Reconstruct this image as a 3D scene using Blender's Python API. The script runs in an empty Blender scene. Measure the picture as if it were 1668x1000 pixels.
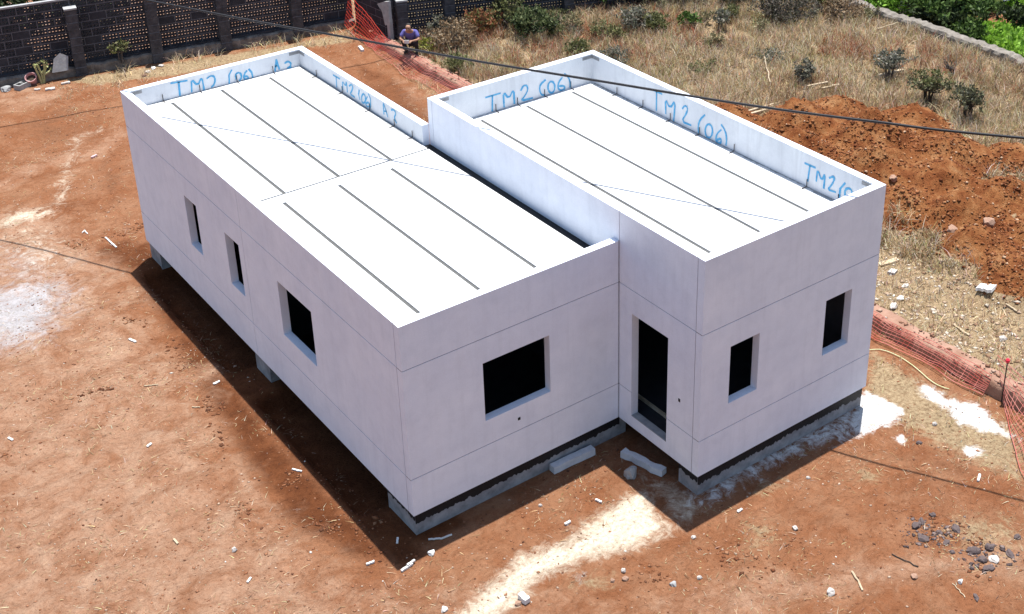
import bpy, math, random
import numpy as np
from mathutils import Vector, Matrix, noise as mnoise

random.seed(7)
RNG = np.random.default_rng(7)
sc = bpy.context.scene
COL = sc.collection

# ------------------------------------------------------------------ camera (solved from the house corners)
CAM = np.array([-8.047625, -15.299141, 15.267493])
ROT = np.array([[0.793066, -0.609064, -0.009343], [-0.272669, -0.341245, -0.899558], [0.5447, 0.715956, -0.436702]])
FPX, PU, PV = 2151.05, 834 + 116.09, 500 - 241.77
cam = bpy.data.cameras.new('camera'); co = bpy.data.objects.new('camera', cam); COL.objects.link(co)
m3 = Matrix([[ROT[0][i], -ROT[1][i], -ROT[2][i]] for i in range(3)])
co.matrix_world = Matrix.Translation(Vector(CAM)) @ m3.to_4x4()
cam.sensor_width = 36; cam.lens = FPX / 1668 * 36
cam.shift_x = -116.09 / 1668; cam.shift_y = -241.77 / 1668
cam.clip_start = .1; cam.clip_end = 2000
sc.camera = co

def ray(u, v):
    return ROT.T @ np.array([(u - PU) / FPX, (v - PV) / FPX, 1.0])
def onp(u, v, ax, val):
    d = ray(u, v); return CAM + d * ((val - CAM[ax]) / d[ax])
def pix(p):
    c = ROT @ (np.asarray(p, float) - CAM); return (FPX * c[0] / c[2] + PU, FPX * c[1] / c[2] + PV)

# ------------------------------------------------------------------ light
SUN = Vector((.150, .115, 1)).normalized()
w = bpy.data.worlds.new('World'); sc.world = w; w.use_nodes = True
nt = w.node_tree; bg = nt.nodes['Background']
sky = nt.nodes.new('ShaderNodeTexSky'); sky.sky_type = 'NISHITA'; sky.sun_disc = False
sky.sun_elevation = math.asin(SUN.z); sky.sun_rotation = math.atan2(SUN.x, SUN.y)
nt.links.new(sky.outputs[0], bg.inputs[0]); bg.inputs[1].default_value = .100; sky.ozone_density = 2.2; sky.air_density = 1.25
sl = bpy.data.lights.new('sun', 'SUN'); sl.energy = 5.0; sl.angle = math.radians(.48); sl.color = (1, .975, .93)
so = bpy.data.objects.new('sun', sl); COL.objects.link(so); so.rotation_euler = SUN.to_track_quat('Z', 'Y').to_euler()
sc.view_settings.view_transform = 'Standard'; sc.view_settings.look = 'None'; sc.view_settings.exposure = .76

# ------------------------------------------------------------------ helpers
def tag(o, label=None, cat=None, group=None, kind=None):
    if label: o['label'] = label
    if cat: o['category'] = cat
    if group: o['group'] = group
    if kind: o['kind'] = kind
    return o

class MB:
    def __init__(s): s.v = []; s.f = []; s.m = []
    def add(s, vs, fs, mi=0):
        b = len(s.v); s.v += [tuple(map(float, p)) for p in vs]
        for f in fs: s.f.append(tuple(b + i for i in f)); s.m.append(mi)
    def quad(s, a, b, c, d, mi=0): s.add([a, b, c, d], [(0, 1, 2, 3)], mi)
    def box(s, x0, x1, y0, y1, z0, z1, mi=0, tf=None):
        vs = [(x, y, z) for z in (z0, z1) for y in (y0, y1) for x in (x0, x1)]
        if tf: vs = [tf(p) for p in vs]
        s.add(vs, [(0, 2, 3, 1), (4, 5, 7, 6), (0, 1, 5, 4), (2, 6, 7, 3), (0, 4, 6, 2), (1, 3, 7, 5)], mi)
    def tube(s, pts, r, n=6, mi=0, cap=True):
        pts = [Vector(p) for p in pts]; rs = r if isinstance(r, (list, tuple)) else [r] * len(pts)
        vs = []; up0 = None
        for i, p in enumerate(pts):
            d = (pts[min(i + 1, len(pts) - 1)] - pts[max(i - 1, 0)])
            d = d.normalized() if d.length > 1e-9 else Vector((0, 0, 1))
            a = up0 if up0 is not None else (Vector((0, 0, 1)) if abs(d.z) < .9 else Vector((1, 0, 0)))
            u = a - d * a.dot(d)
            u = u.normalized() if u.length > 1e-6 else d.orthogonal().normalized()
            up0 = u; q = d.cross(u)
            for k in range(n):
                t = 2 * math.pi * k / n; vs.append(p + (u * math.cos(t) + q * math.sin(t)) * rs[i])
        fs = [(i * n + k, i * n + (k + 1) % n, (i + 1) * n + (k + 1) % n, (i + 1) * n + k) for i in range(len(pts) - 1) for k in range(n)]
        if cap: fs += [tuple(range(n))[::-1], tuple((len(pts) - 1) * n + k for k in range(n))]
        s.add(vs, fs, mi)
    def build(s, name, mats, parent=None, loc=None, smooth=False):
        me = bpy.data.meshes.new(name); me.from_pydata(s.v, [], s.f)
        for m in (mats if isinstance(mats, (list, tuple)) else [mats]): me.materials.append(m)
        me.polygons.foreach_set('material_index', s.m)
        if smooth: me.polygons.foreach_set('use_smooth', [True] * len(s.f))
        me.update()
        o = bpy.data.objects.new(name, me); COL.objects.link(o)
        if parent: o.parent = parent
        if loc is not None: o.location = loc
        return o

def empty(name, loc=(0, 0, 0), rz=0):
    o = bpy.data.objects.new(name, None); COL.objects.link(o); o.location = loc; o.rotation_euler = (0, 0, rz); o.empty_display_size = .2
    return o

def tri_mesh(name, v, f, mats, cols=None, parent=None):
    """mesh from numpy triangles, with an optional colour per vertex"""
    me = bpy.data.meshes.new(name); n = len(f)
    me.vertices.add(len(v)); me.vertices.foreach_set('co', np.ascontiguousarray(v, np.float32).ravel())
    me.loops.add(3 * n); me.loops.foreach_set('vertex_index', np.ascontiguousarray(f, np.int32).ravel())
    me.polygons.add(n); me.polygons.foreach_set('loop_start', np.arange(0, 3 * n, 3, dtype=np.int32))
    me.polygons.foreach_set('loop_total', np.full(n, 3, np.int32))
    if cols is not None:
        a = me.attributes.new('tint', 'FLOAT_COLOR', 'POINT')
        c = np.ones((len(v), 4), np.float32); c[:, :3] = cols; a.data.foreach_set('color', c.ravel())
    for m in (mats if isinstance(mats, (list, tuple)) else [mats]): me.materials.append(m)
    me.update(); me.validate()
    o = bpy.data.objects.new(name, me); COL.objects.link(o)
    if parent: o.parent = parent
    return o

# value noise in numpy
_H = np.random.default_rng(3).random((256, 256))
def vnoise(x, y):
    xi = np.floor(x).astype(int); yi = np.floor(y).astype(int); fx = x - xi; fy = y - yi
    fx = fx * fx * (3 - 2 * fx); fy = fy * fy * (3 - 2 * fy)
    h = lambda a, b: _H[a & 255, b & 255]
    return (h(xi, yi) * (1 - fx) + h(xi + 1, yi) * fx) * (1 - fy) + (h(xi, yi + 1) * (1 - fx) + h(xi + 1, yi + 1) * fx) * fy
def fbm(x, y, o=4):
    s = 0; a = .5
    for i in range(o): s = s + a * (vnoise(x + 17.3 * i, y + 9.1 * i) - .5) * 2; x = x * 2.03; y = y * 2.03; a *= .5
    return s

# ------------------------------------------------------------------ materials
def newmat(name):
    m = bpy.data.materials.new(name); m.use_nodes = True; t = m.node_tree
    return m, t, t.nodes['Principled BSDF']
def N(t, kind, **kw):
    n = t.nodes.new('ShaderNode' + kind)
    for k, v in kw.items():
        if k in n.inputs: n.inputs[k].default_value = v
        else: setattr(n, k, v)
    return n
def noise_node(t, vec, scale, detail=4, rough=.6):
    n = N(t, 'TexNoise'); n.inputs['Scale'].default_value = scale; n.inputs['Detail'].default_value = detail; n.inputs['Roughness'].default_value = rough
    if vec is not None: t.links.new(vec, n.inputs['Vector'])
    return n.outputs['Fac']
def ramp(t, fac, stops):
    r = N(t, 'ValToRGB'); e = r.color_ramp.elements
    while len(e) > 1: e.remove(e[-1])
    for i, (p, c) in enumerate(stops):
        if i == 0: e[0].position = p; el = e[0]
        else: el = e.new(p)
        el.color = (*c, 1) if len(c) == 3 else c
    t.links.new(fac, r.inputs['Fac']); return r.outputs['Color']
def mixc(t, fac, a, b, mode='MIX'):
    n = N(t, 'Mix', data_type='RGBA', blend_type=mode)
    for sock, val in ((n.inputs[0], fac), (n.inputs[6], a), (n.inputs[7], b)):
        if hasattr(val, 'node'): t.links.new(val, sock)
        elif isinstance(val, (int, float)): sock.default_value = val
        else: sock.default_value = (*val, 1)
    return n.outputs[2]
def bump(t, bs, h, strength=.3, dist=.02):
    b = N(t, 'Bump'); b.inputs['Strength'].default_value = strength; b.inputs['Distance'].default_value = dist
    t.links.new(h, b.inputs['Height']); t.links.new(b.outputs[0], bs.inputs['Normal'])

def mottled(name, c1, c2, scale=6, rough=.85, bmp=.2, bscale=40, dist=.01, spec=.3, metal=0):
    m, t, bs = newmat(name); tc = N(t, 'TexCoord').outputs['Object']
    f = noise_node(t, tc, scale, 6, .65)
    t.links.new(ramp(t, f, [(.3, c1), (.7, c2)]), bs.inputs['Base Color'])
    bs.inputs['Roughness'].default_value = rough; bs.inputs['Specular IOR Level'].default_value = spec; bs.inputs['Metallic'].default_value = metal
    if bmp: bump(t, bs, noise_node(t, tc, bscale, 5), bmp, dist)
    return m

def concrete_mat(name, c1, c2, streak=.5):
    m, t, bs = newmat(name); tc = N(t, 'TexCoord').outputs['Object']
    a = noise_node(t, tc, 1.1, 6, .6)
    base = ramp(t, a, [(.3, c1), (.72, c2)])
    mp = N(t, 'Mapping'); mp.inputs['Scale'].default_value = (5, 5, .35); t.links.new(tc, mp.inputs['Vector'])
    st = noise_node(t, mp.outputs[0], 1.6, 5, .6)
    base = mixc(t, ramp(t, st, [(.5, (0, 0, 0)), (.75, (streak * .35,) * 3)]), base, (c1[0] * .72, c1[1] * .72, c1[2] * .72))
    cl_ = noise_node(t, tc, 3.2, 7, .7)
    base = mixc(t, .5, base, ramp(t, cl_, [(.30, (.86, .86, .865)), (.55, (1, 1, 1)), (.75, (1.03, 1.03, 1.02))]), 'MULTIPLY')
    fine = noise_node(t, tc, 60, 3, .6)
    base = mixc(t, .12, base, ramp(t, fine, [(.3, (.35, .35, .35)), (.7, (.95, .95, .95))]), 'MULTIPLY')
    t.links.new(base, bs.inputs['Base Color']); bs.inputs['Roughness'].default_value = .82; bs.inputs['Specular IOR Level'].default_value = .25
    bump(t, bs, noise_node(t, tc, 35, 6), .12, .006)
    return m

def tint_mat(name, rough=.8, trans=0.0, var=.35):
    m, t, bs = newmat(name)
    at = N(t, 'Attribute', attribute_name='tint')
    t.links.new(at.outputs['Color'], bs.inputs['Base Color'])
    bs.inputs['Roughness'].default_value = rough; bs.inputs['Specular IOR Level'].default_value = .2
    if trans:
        tr = N(t, 'BsdfTranslucent'); t.links.new(at.outputs['Color'], tr.inputs['Color'])
        mx = N(t, 'MixShader'); mx.inputs[0].default_value = trans
        t.links.new(bs.outputs[0], mx.inputs[1]); t.links.new(tr.outputs[0], mx.inputs[2])
        t.links.new(mx.outputs[0], t.nodes['Material Output'].inputs['Surface'])
    return m

M_WALL = concrete_mat('white_precast_concrete', (.73, .765, .86), (.83, .855, .93), .5)
M_INNER = concrete_mat('raw_panel_concrete', (.66, .68, .72), (.78, .80, .83), 1.0)
M_BEAM = mottled('pale_beam_concrete', (.46, .47, .49), (.62, .63, .65), 7, .9, .4, 30)
M_SHADE_IN = mottled('shade_dark_interior', (.05, .045, .05), (.09, .08, .09), 2, .9, .2)  # inner wall faces darkened in colour to read as unlit rooms
M_JOINT = mottled('joint_sealant', (.16, .16, .18), (.24, .24, .27), 20, .9, 0)
M_ROOF = mottled('roof_slab_concrete', (.55, .55, .545), (.66, .66, .65), 3, .85, .15)
M_GROUT = mottled('groove_grout', (.075, .075, .075), (.12, .12, .115), 20, .95, .2)
M_PLINTH = mottled('plinth_concrete', (.16, .16, .17), (.34, .34, .35), 4, .9, .3, 25)
M_BLACK = mottled('bitumen_and_shade_black', (.006, .006, .007), (.014, .014, .016), 12, .6, .2)
M_FLOOR = mottled('shade_dark_floor', (.022, .022, .026), (.04, .04, .044), 3, .9, .2)  # near-black floor and partitions, room shade put into the colour
M_PAINT = mottled('blue_marking_paint', (.03, .28, .55), (.16, .45, .68), 14, .7, 0)
M_STEEL = mottled('galvanised_steel', (.22, .22, .23), (.32, .32, .33), 15, .6, .1, metal=.3)
M_REBAR = mottled('rusty_rebar', (.03, .025, .025), (.07, .05, .04), 30, .9, .2)
M_CABLE = mottled('black_cable_sheath', (.012, .012, .014), (.02, .02, .024), 10, .55, 0)
M_BLOCK = mottled('dark_volcanic_block', (.022, .022, .026), (.050, .050, .058), 3, .95, .5, 30)
M_BLOCK2 = mottled('grey_volcanic_block', (.018, .018, .023), (.042, .042, .050), 2, .95, .5, 30)
M_MORTAR = mottled('grey_mortar', (.09, .09, .10), (.15, .15, .165), 8, .95, .4, 30)
M_PILLAR = mottled('weathered_block_pillar', (.030, .029, .033), (.085, .082, .088), 5, .95, .5, 20)
M_FOOT = mottled('rough_stone_footing', (.06, .05, .045), (.26, .23, .20), 4, .95, .7, 14, .03)
M_EARTHWALL = mottled('earthy_mortar_wall', (.22, .115, .075), (.36, .225, .165), 2.2, .95, .8, 14, .03)
M_NET = mottled('orange_safety_mesh', (.52, .07, .05), (.74, .33, .27), 2.2, .6, 0)
M_NETHOT = mottled('bright_orange_mesh', (.62, .045, .03), (.72, .10, .06), 3, .5, 0)
M_STONE = mottled('pale_stone', (.34, .30, .27), (.58, .54, .50), 9, .9, .4, 25)
M_BROWNSTONE = mottled('earthy_stone', (.22, .13, .09), (.38, .24, .17), 8, .95, .4, 25)
M_DARKSTONE = mottled('dark_basalt', (.050, .036, .034), (.16, .12, .115), 9, .9, .5, 25)
M_WHITE = mottled('white_scrap', (.60, .59, .56), (.76, .75, .72), 10, .7, .1)
M_WOOD = mottled('bleached_wood', (.36, .27, .17), (.58, .48, .34), 6, .85, .3, 30)
M_BARK = mottled('grey_bark', (.05, .042, .038), (.15, .13, .115), 9, .95, .5, 30)
M_DARKTWIG = mottled('dark_twig', (.025, .02, .018), (.06, .05, .04), 9, .95, .4, 30)
M_HOSE = mottled('yellow_green_hose', (.50, .56, .27), (.62, .66, .42), 6, .5, 0)
M_POT = mottled('dusty_pink_plastic', (.42, .20, .20), (.55, .32, .31), 6, .7, .1)
M_SOIL = mottled('potting_soil', (.04, .03, .02), (.07, .05, .035), 12, .95, .4)
M_GREYBLOCK = mottled('grey_concrete_block', (.26, .26, .26), (.40, .40, .39), 7, .9, .4, 30)
M_RED = mottled('red_plastic_cap', (.70, .03, .06), (.75, .05, .08), 8, .4, 0)
M_LEAF = tint_mat('leaf_tint', .6, .25)
M_CROP = tint_mat('crop_leaf_tint', .6, .45)
M_GRASS = tint_mat('dry_blade_tint', .85, .2)
M_GRIT = tint_mat('grit_tint', .9, 0)

# ------------------------------------------------------------------ terrain
WALLX0, WALLX1, WALLTOP = 10.72, 11.14, .36
def sstep(a, b, x):
    t = np.clip((x - a) / (b - a), 0, 1); return t * t * (3 - 2 * t)
# earth heaps, x y radius height
MOUNDS = [(14.9, 5.7, 1.15, .75), (16.3, 6.9, 1.2, .85), (17.6, 6.9, 1.0, .6), (16.9, 5.0, 1.3, .95), (15.6, 3.7, 1.2, .85), (17.6, 3.2, 1.3, .85),
          (16.3, 2.3, 1.15, .8), (14.6, 2.1, 1.1, .7), (15.4, .9, 1.15, .75), (17.0, .9, 1.0, .6), (14.6, -.2, 1.0, .55), (13.6, 7.6, 1.2, .75), (14.9, 8.4, 1.1, .6), (18.6, 5.1, 1.1, .6), (13.5, 4.2, 1.1, .7), (15.9, -.6, 1.0, .4), (18.9, 2.0, 1.0, .5), (14.2, -1.5, 1.0, .55), (15.5, -1.9, 1.2, .7), (16.6, -.9, 1.1, .7), (15.0, -3.1, 1.1, .55), (17.2, -2.6, 1.3, .7), (18.2, -.4, 1.1, .6)]
def mound(x, y):
    h = 0 * x
    for (a, b, r, hh) in MOUNDS:
        d2 = ((x - a) ** 2 + (y - b) ** 2) / (r * r)
        h = np.maximum(h, hh * np.clip(1.12 - .92 * np.sqrt(d2 + .03), 0, 1) * 1.1)
    return h
def H(x, y):
    x = np.asarray(x, float); y = np.asarray(y, float)
    right = sstep(11.0, 11.2, x)
    z = right * (.17 + .15 * sstep(11.2, 15, x))
    z = z + right * .08 * fbm(x * .5, y * .5, 3)
    left = 1 - right
    near = sstep(.0, 1.6, np.maximum(np.maximum(-x, x - 8.7), np.maximum(-2.2 - y, y - 11.9)))
    z = z + left * near * (.05 * fbm(x * .35 + 5, y * .35, 3)) + .02 * fbm(x * 1.7, y * 1.7, 3) * (.3 + .7 * near)
    tr = sstep(-.52, -.30, x + .05 * fbm(y * 1.5, y * .3, 2)) * (1 - sstep(.5, .7, x)) * sstep(.9, 1.4, y) * (1 - sstep(10.9, 11.3, y)) * (1 - sstep(5.0, 5.3, y) * (1 - sstep(6.3, 6.6, y)))
    z = z - .30 * tr * left  # trench added along the left wall to darken its shaded strip
    z = z + left * (.06 * sstep(9.4, 10.7, x))
    m = mound(x, y)
    m = m * (1 + .34 * fbm(x * 1.9, y * 1.9, 4)) + sstep(.08, .3, m) * (.09 * fbm(x * 4.5, y * 4.5, 3) + .07 * np.abs(fbm(x * 2.6 + 7, y * 2.6, 3)))
    z = z + m * right
    z = z - .7 * sstep(24.9, 25.6, x)      # the plot beyond the far stone wall lies lower
    return z
def g(u, v, dz=0.0):
    z = 0.0
    for _ in range(14):
        p = onp(u, v, 2, z + dz); z = .5 * z + .5 * float(H(p[0], p[1]))
    p = onp(u, v, 2, z + dz); p[2] = z; return p

def axis(lo, hi, step, far):
    c = list(np.arange(lo, hi + 1e-6, step)); s = step
    a, b = lo, hi; left = []; rightl = []
    while a > -far: s *= 1.35; a -= s; left.append(a)
    s = step
    while b < far: s *= 1.35; b += s; rightl.append(b)
    return np.array(left[::-1] + c + rightl)
xs = axis(-8, 33, .09, 450); ys = axis(-10, 34, .10, 450)
GX, GY = np.meshgrid(xs, ys); GZ = H(GX, GY)

def poly_sd(px, py, P):
    P = np.asarray(P); d = np.full(px.shape, 1e9); ins = np.zeros(px.shape, bool)
    for i in range(len(P)):
        a = P[i]; b = P[(i + 1) % len(P)]; e = b - a
        wx = px - a[0]; wy = py - a[1]; t = np.clip((wx * e[0] + wy * e[1]) / (e @ e + 1e-12), 0, 1)
        d = np.minimum(d, (wx - e[0] * t) ** 2 + (wy - e[1] * t) ** 2)
        c = ((a[1] <= py) & (b[1] > py)) | ((b[1] <= py) & (a[1] > py))
        with np.errstate(divide='ignore', invalid='ignore'):
            xi = a[0] + (py - a[1]) / (b[1] - a[1] if b[1] != a[1] else 1e-12) * e[0]
        ins ^= c & (px < xi)
    d = np.sqrt(d); return np.where(ins, d, -d)
def line_sd(px, py, L, wd):
    L = np.asarray(L); d = np.full(px.shape, 1e9)
    for i in range(len(L) - 1):
        a = L[i]; e = L[i + 1] - a; wx = px - a[0]; wy = py - a[1]
        t = np.clip((wx * e[0] + wy * e[1]) / (e @ e + 1e-12), 0, 1)
        d = np.minimum(d, np.hypot(wx - e[0] * t, wy - e[1] * t))
    return wd - d
def G2(pl): return [g(u, v)[:2] for u, v in pl]
def soft(sd, fw): return np.clip(.5 + sd / (2 * fw), 0, 1)

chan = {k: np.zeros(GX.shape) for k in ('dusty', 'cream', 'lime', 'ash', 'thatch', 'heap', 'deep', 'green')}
def paint(ch, P, fw=.4, amt=1., line=None):
    P = np.array(G2(P)) if not isinstance(P, np.ndarray) else P
    lo = P.min(0) - 2 - fw * 2; hi = P.max(0) + 2 + fw * 2
    iy = np.where((ys > lo[1]) & (ys < hi[1]))[0]; ix = np.where((xs > lo[0]) & (xs < hi[0]))[0]
    s_ = np.s_[iy[0]:iy[-1] + 1, ix[0]:ix[-1] + 1]; X = GX[s_]; Y = GY[s_]
    sd = line_sd(X, Y, P, line) if line else poly_sd(X, Y, P)
    chan[ch][s_] = np.maximum(chan[ch][s_], amt * soft(sd, fw))
# pale trodden dust of the yard
paint('dusty', [(-60, 560), (60, 520), (150, 430), (215, 470), (270, 560), (330, 650), (375, 740), (450, 830), (560, 950), (640, 1040), (-60, 1040)], .8, .85)
paint('dusty', [(0, 380), (90, 370), (190, 420), (200, 470), (120, 520), (0, 560)], .5, .9)
paint('dusty', [(110, 200), (170, 215), (180, 290), (110, 300), (90, 260)], .6, .35)
paint('dusty', [(-20, 130), (120, 140), (90, 170), (-20, 190)], .4, .7)
paint('dusty', [(640, 940), (900, 960), (1000, 985), (1150, 975), (1300, 990), (1300, 1040), (600, 1040)], .4, .6)
paint('dusty', [(1080, 980), (1200, 960), (1250, 1000), (1050, 1010)], .3, .6)
paint('dusty', [(640, 120), (700, 150), (740, 190), (700, 200), (650, 160)], .4, .5)
# wheel and foot track
paint('cream', [(-30, 372), (20, 352), (85, 342), (105, 310), (112, 262), (125, 225), (165, 210)], .34, .55, line=.16)
paint('cream', [(-10, 360), (30, 340), (95, 338), (85, 352), (20, 372), (-10, 376)], .3, .6)
for L_ in ([(-20, 700), (150, 640), (330, 610)], [(100, 1000), (250, 860), (330, 720)], [(-20, 860), (160, 800), (300, 690)], [(1100, 1000), (1250, 965), (1400, 935), (1668, 905)], [(400, 1000), (520, 960), (680, 985)], [(0, 300), (60, 270), (150, 250), (200, 215)]): paint('dusty', L_, .5, .95, line=.28)
paint('ash', [(-40, 390), (90, 380), (150, 430), (170, 500), (120, 570), (-40, 600)], .9, .48)
for P_ in ([(1440, 575), (1560, 640), (1680, 720), (1680, 800), (1560, 750), (1460, 700), (1415, 650)], [(1205, 850), (1260, 845), (1275, 880), (1225, 900)], [(1215, 790), (1280, 775), (1290, 800), (1230, 815)], [(920, 935), (1000, 925), (1010, 960), (930, 965)]): paint('thatch', P_, .4, .72)
# sand spill in front of the house
paint('cream', [(745, 1010), (790, 960), (850, 905), (925, 880), (965, 845), (1010, 815), (1055, 800), (1075, 845), (1105, 858), (1060, 880), (1010, 900), (950, 912), (880, 945), (840, 985), (800, 1010)], .3, .95)
paint('cream', [(1060, 800), (1040, 770), (1100, 780), (1160, 830), (1110, 862)], .2, .55)
# lime
paint('lime', [(1404, 637), (1440, 648), (1474, 668), (1465, 685), (1400, 712), (1380, 690), (1395, 650)], .14, 1.)
paint('lime', [(1404, 640), (1400, 712), (1300, 745), (1220, 790), (1150, 830), (1100, 820), (1250, 730), (1380, 660)], .3, .70)
paint('ash', [(1404, 640), (1400, 712), (1300, 745), (1220, 790), (1150, 830), (1060, 800), (1250, 730), (1380, 660)], .35, .5)
paint('lime', [(1490, 622), (1520, 628), (1545, 648), (1590, 655), (1620, 680), (1645, 705), (1670, 715), (1665, 722), (1620, 705), (1590, 700), (1560, 690), (1530, 660), (1500, 645)], .18, .95)
paint('lime', [(1560, 735), (1590, 722), (1610, 738), (1580, 746)], .12, .9)
paint('lime', [(1455, 712), (1470, 705), (1480, 716), (1470, 726)], .08, .9)
paint('lime', [(1395, 725), (1300, 800), (1260, 800), (1330, 745)], .25, .35)
paint('ash', [(-60, 470), (30, 455), (105, 445), (130, 470), (115, 505), (95, 540), (40, 570), (-60, 590)], .75, .85)
paint('ash', [(-60, 500), (20, 480), (90, 460), (100, 480), (60, 530), (-60, 560)], .4, .95)
paint('dusty', [(-40, 350), (90, 335), (130, 400), (150, 470), (130, 520), (-40, 600)], .8, 1.)
paint('cream', [(60, 345), (110, 380), (130, 440), (100, 470), (40, 450), (0, 420), (-20, 380)], .7, .38)
paint('ash', [(930, 935), (960, 930), (945, 960)], .15, .7)
# redder broken soil by and behind the house, left strip darkened to deepen shade
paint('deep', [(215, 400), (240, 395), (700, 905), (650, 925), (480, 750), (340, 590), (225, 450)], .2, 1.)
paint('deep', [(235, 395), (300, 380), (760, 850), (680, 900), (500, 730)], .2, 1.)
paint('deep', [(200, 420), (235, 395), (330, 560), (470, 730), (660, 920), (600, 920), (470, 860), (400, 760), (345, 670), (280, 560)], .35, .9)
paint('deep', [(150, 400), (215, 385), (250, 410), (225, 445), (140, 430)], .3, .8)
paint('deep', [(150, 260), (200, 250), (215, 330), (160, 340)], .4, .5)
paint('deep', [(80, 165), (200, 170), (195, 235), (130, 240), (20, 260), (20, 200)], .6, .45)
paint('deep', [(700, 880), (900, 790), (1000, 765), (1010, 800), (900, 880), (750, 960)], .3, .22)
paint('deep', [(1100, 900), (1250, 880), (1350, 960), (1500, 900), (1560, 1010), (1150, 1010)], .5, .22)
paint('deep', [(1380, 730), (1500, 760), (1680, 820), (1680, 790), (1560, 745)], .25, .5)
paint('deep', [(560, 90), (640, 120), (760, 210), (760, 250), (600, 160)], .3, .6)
# straw thatch on the soil
paint('thatch', [(1540, 820), (1680, 830), (1680, 960), (1600, 920), (1500, 880)], .5, .55)
paint('thatch', [(1380, 755), (1440, 760), (1460, 800), (1400, 800)], .25, .55)
paint('thatch', [(1418, 560), (1480, 610), (1560, 650), (1668, 700), (1668, 770), (1560, 720), (1480, 690), (1400, 640)], .3, .8)
paint('thatch', [(1480, 690), (1668, 770), (1668, 800), (1560, 760), (1440, 720)], .4, .5)
paint('thatch', [(100, 130), (260, 105), (420, 80), (560, 52), (575, 70), (500, 78), (280, 125), (150, 140)], .3, .9)
paint('thatch', [(640, 105), (700, 130), (780, 215), (740, 200), (660, 130)], .4, .6)
bw_ = GY - (25.72 - (GX + 6) * .1864)
chan['ash'] = np.maximum(chan['ash'], .40 * sstep(.1, .5, bw_) * (GX < 11.3)); chan['dusty'] = np.maximum(chan['dusty'], .9 * sstep(.1, .5, bw_))
right = sstep(11.1, 11.3, GX)
chan['thatch'] = np.maximum(chan['thatch'], right * (1 - sstep(24.6, 25.2, GX)))
heapm = sstep(.10, .26, mound(GX, GY)) * right
chan['heap'] = heapm
chan['green'] = sstep(25.0, 25.6, GX) * .9
# bare red earth showing in the green plot
far = np.array(G2([(1600, 15), (1668, 30), (1700, 60), (1640, 45), (1590, 40)]))
sd = soft(poly_sd(GX, GY, far), .6); chan['green'] *= 1 - sd

gm, t, bs = newmat('bare_earth')
pos = N(t, 'NewGeometry').outputs['Position']
A = N(t, 'Attribute', attribute_name='soil_a'); B = N(t, 'Attribute', attribute_name='soil_b')
sa = N(t, 'SeparateColor'); t.links.new(A.outputs['Color'], sa.inputs[0])
sb = N(t, 'SeparateColor'); t.links.new(B.outputs['Color'], sb.inputs[0])
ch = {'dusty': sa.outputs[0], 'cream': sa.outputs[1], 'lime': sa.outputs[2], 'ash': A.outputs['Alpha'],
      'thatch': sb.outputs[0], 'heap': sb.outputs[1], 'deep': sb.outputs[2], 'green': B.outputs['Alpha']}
nbig = noise_node(t, pos, .55, 6, .6); nmid = noise_node(t, pos, 2.3, 7, .65); nfine = noise_node(t, pos, 13, 6, .7); ngrit = noise_node(t, pos, 55, 4, .7)
def thr(c, lo=.35, hi=.65, amt=.55, nz=None):
    """mask broken up by noise"""
    s = N(t, 'Math', operation='SUBTRACT'); t.links.new(nz or nmid, s.inputs[0]); s.inputs[1].default_value = .5
    a = N(t, 'Math', operation='MULTIPLY_ADD'); t.links.new(s.outputs[0], a.inputs[0]); a.inputs[1].default_value = amt * 2; t.links.new(c, a.inputs[2])
    r = N(t, 'MapRange'); r.interpolation_type = 'SMOOTHSTEP'; t.links.new(a.outputs[0], r.inputs[0]); r.inputs[1].default_value = lo; r.inputs[2].default_value = hi
    return r.outputs[0]
warp = N(t, 'TexNoise'); warp.inputs['Scale'].default_value = 1.4; warp.inputs['Detail'].default_value = 3; t.links.new(pos, warp.inputs['Vector'])
wv = N(t, 'Vector' + 'Math', operation='MULTIPLY_ADD'); t.links.new(warp.outputs['Color'], wv.inputs[0]); wv.inputs[1].default_value = (1.1, 1.1, 1.1); t.links.new(pos, wv.inputs[2])
nedge = noise_node(t, wv.outputs[0], 4.5, 10, .72)
nscuff = noise_node(t, wv.outputs[0], 1.6, 8, .68)
mp = N(t, 'Mapping'); mp.inputs['Scale'].default_value = (1., 3.2, 1.); mp.inputs['Rotation'].default_value = (0, 0, .55); t.links.new(wv.outputs[0], mp.inputs['Vector'])
nrake = noise_node(t, mp.outputs[0], 7, 7, .7)
base = ramp(t, nbig, [(.25, (.215, .080, .034)), (.5, (.265, .108, .050)), (.75, (.31, .145, .075))])
base = mixc(t, ramp(t, nscuff, [(.42, (0, 0, 0)), (.72, (.7, .7, .7))]), base, (.39, .215, .125))
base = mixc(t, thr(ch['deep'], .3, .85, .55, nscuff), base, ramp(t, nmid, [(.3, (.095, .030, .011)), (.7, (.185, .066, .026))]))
base = mixc(t, thr(ch['dusty'], .2, .95, .62, nscuff), base, ramp(t, nscuff, [(.28, (.26, .118, .060)), (.46, (.36, .195, .118)), (.70, (.45, .285, .19))]))
base = mixc(t, thr(ch['thatch'], .35, .75, .65, nedge), base, ramp(t, nfine, [(.3, (.25, .165, .09)), (.7, (.46, .35, .215))]))
base = mixc(t, thr(ch['green'], .4, .6, .3), base, (.07, .09, .025))
base = mixc(t, thr(ch['heap'], .4, .6, .25), base, ramp(t, nscuff, [(.30, (.115, .031, .010)), (.44, (.205, .070, .024)), (.55, (.28, .115, .042)), (.68, (.38, .195, .088))]))
base = mixc(t, thr(ch['ash'], .3, 1.0, .75, nedge), base, ramp(t, nscuff, [(.3, (.40, .37, .37)), (.7, (.56, .54, .55))]))
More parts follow.
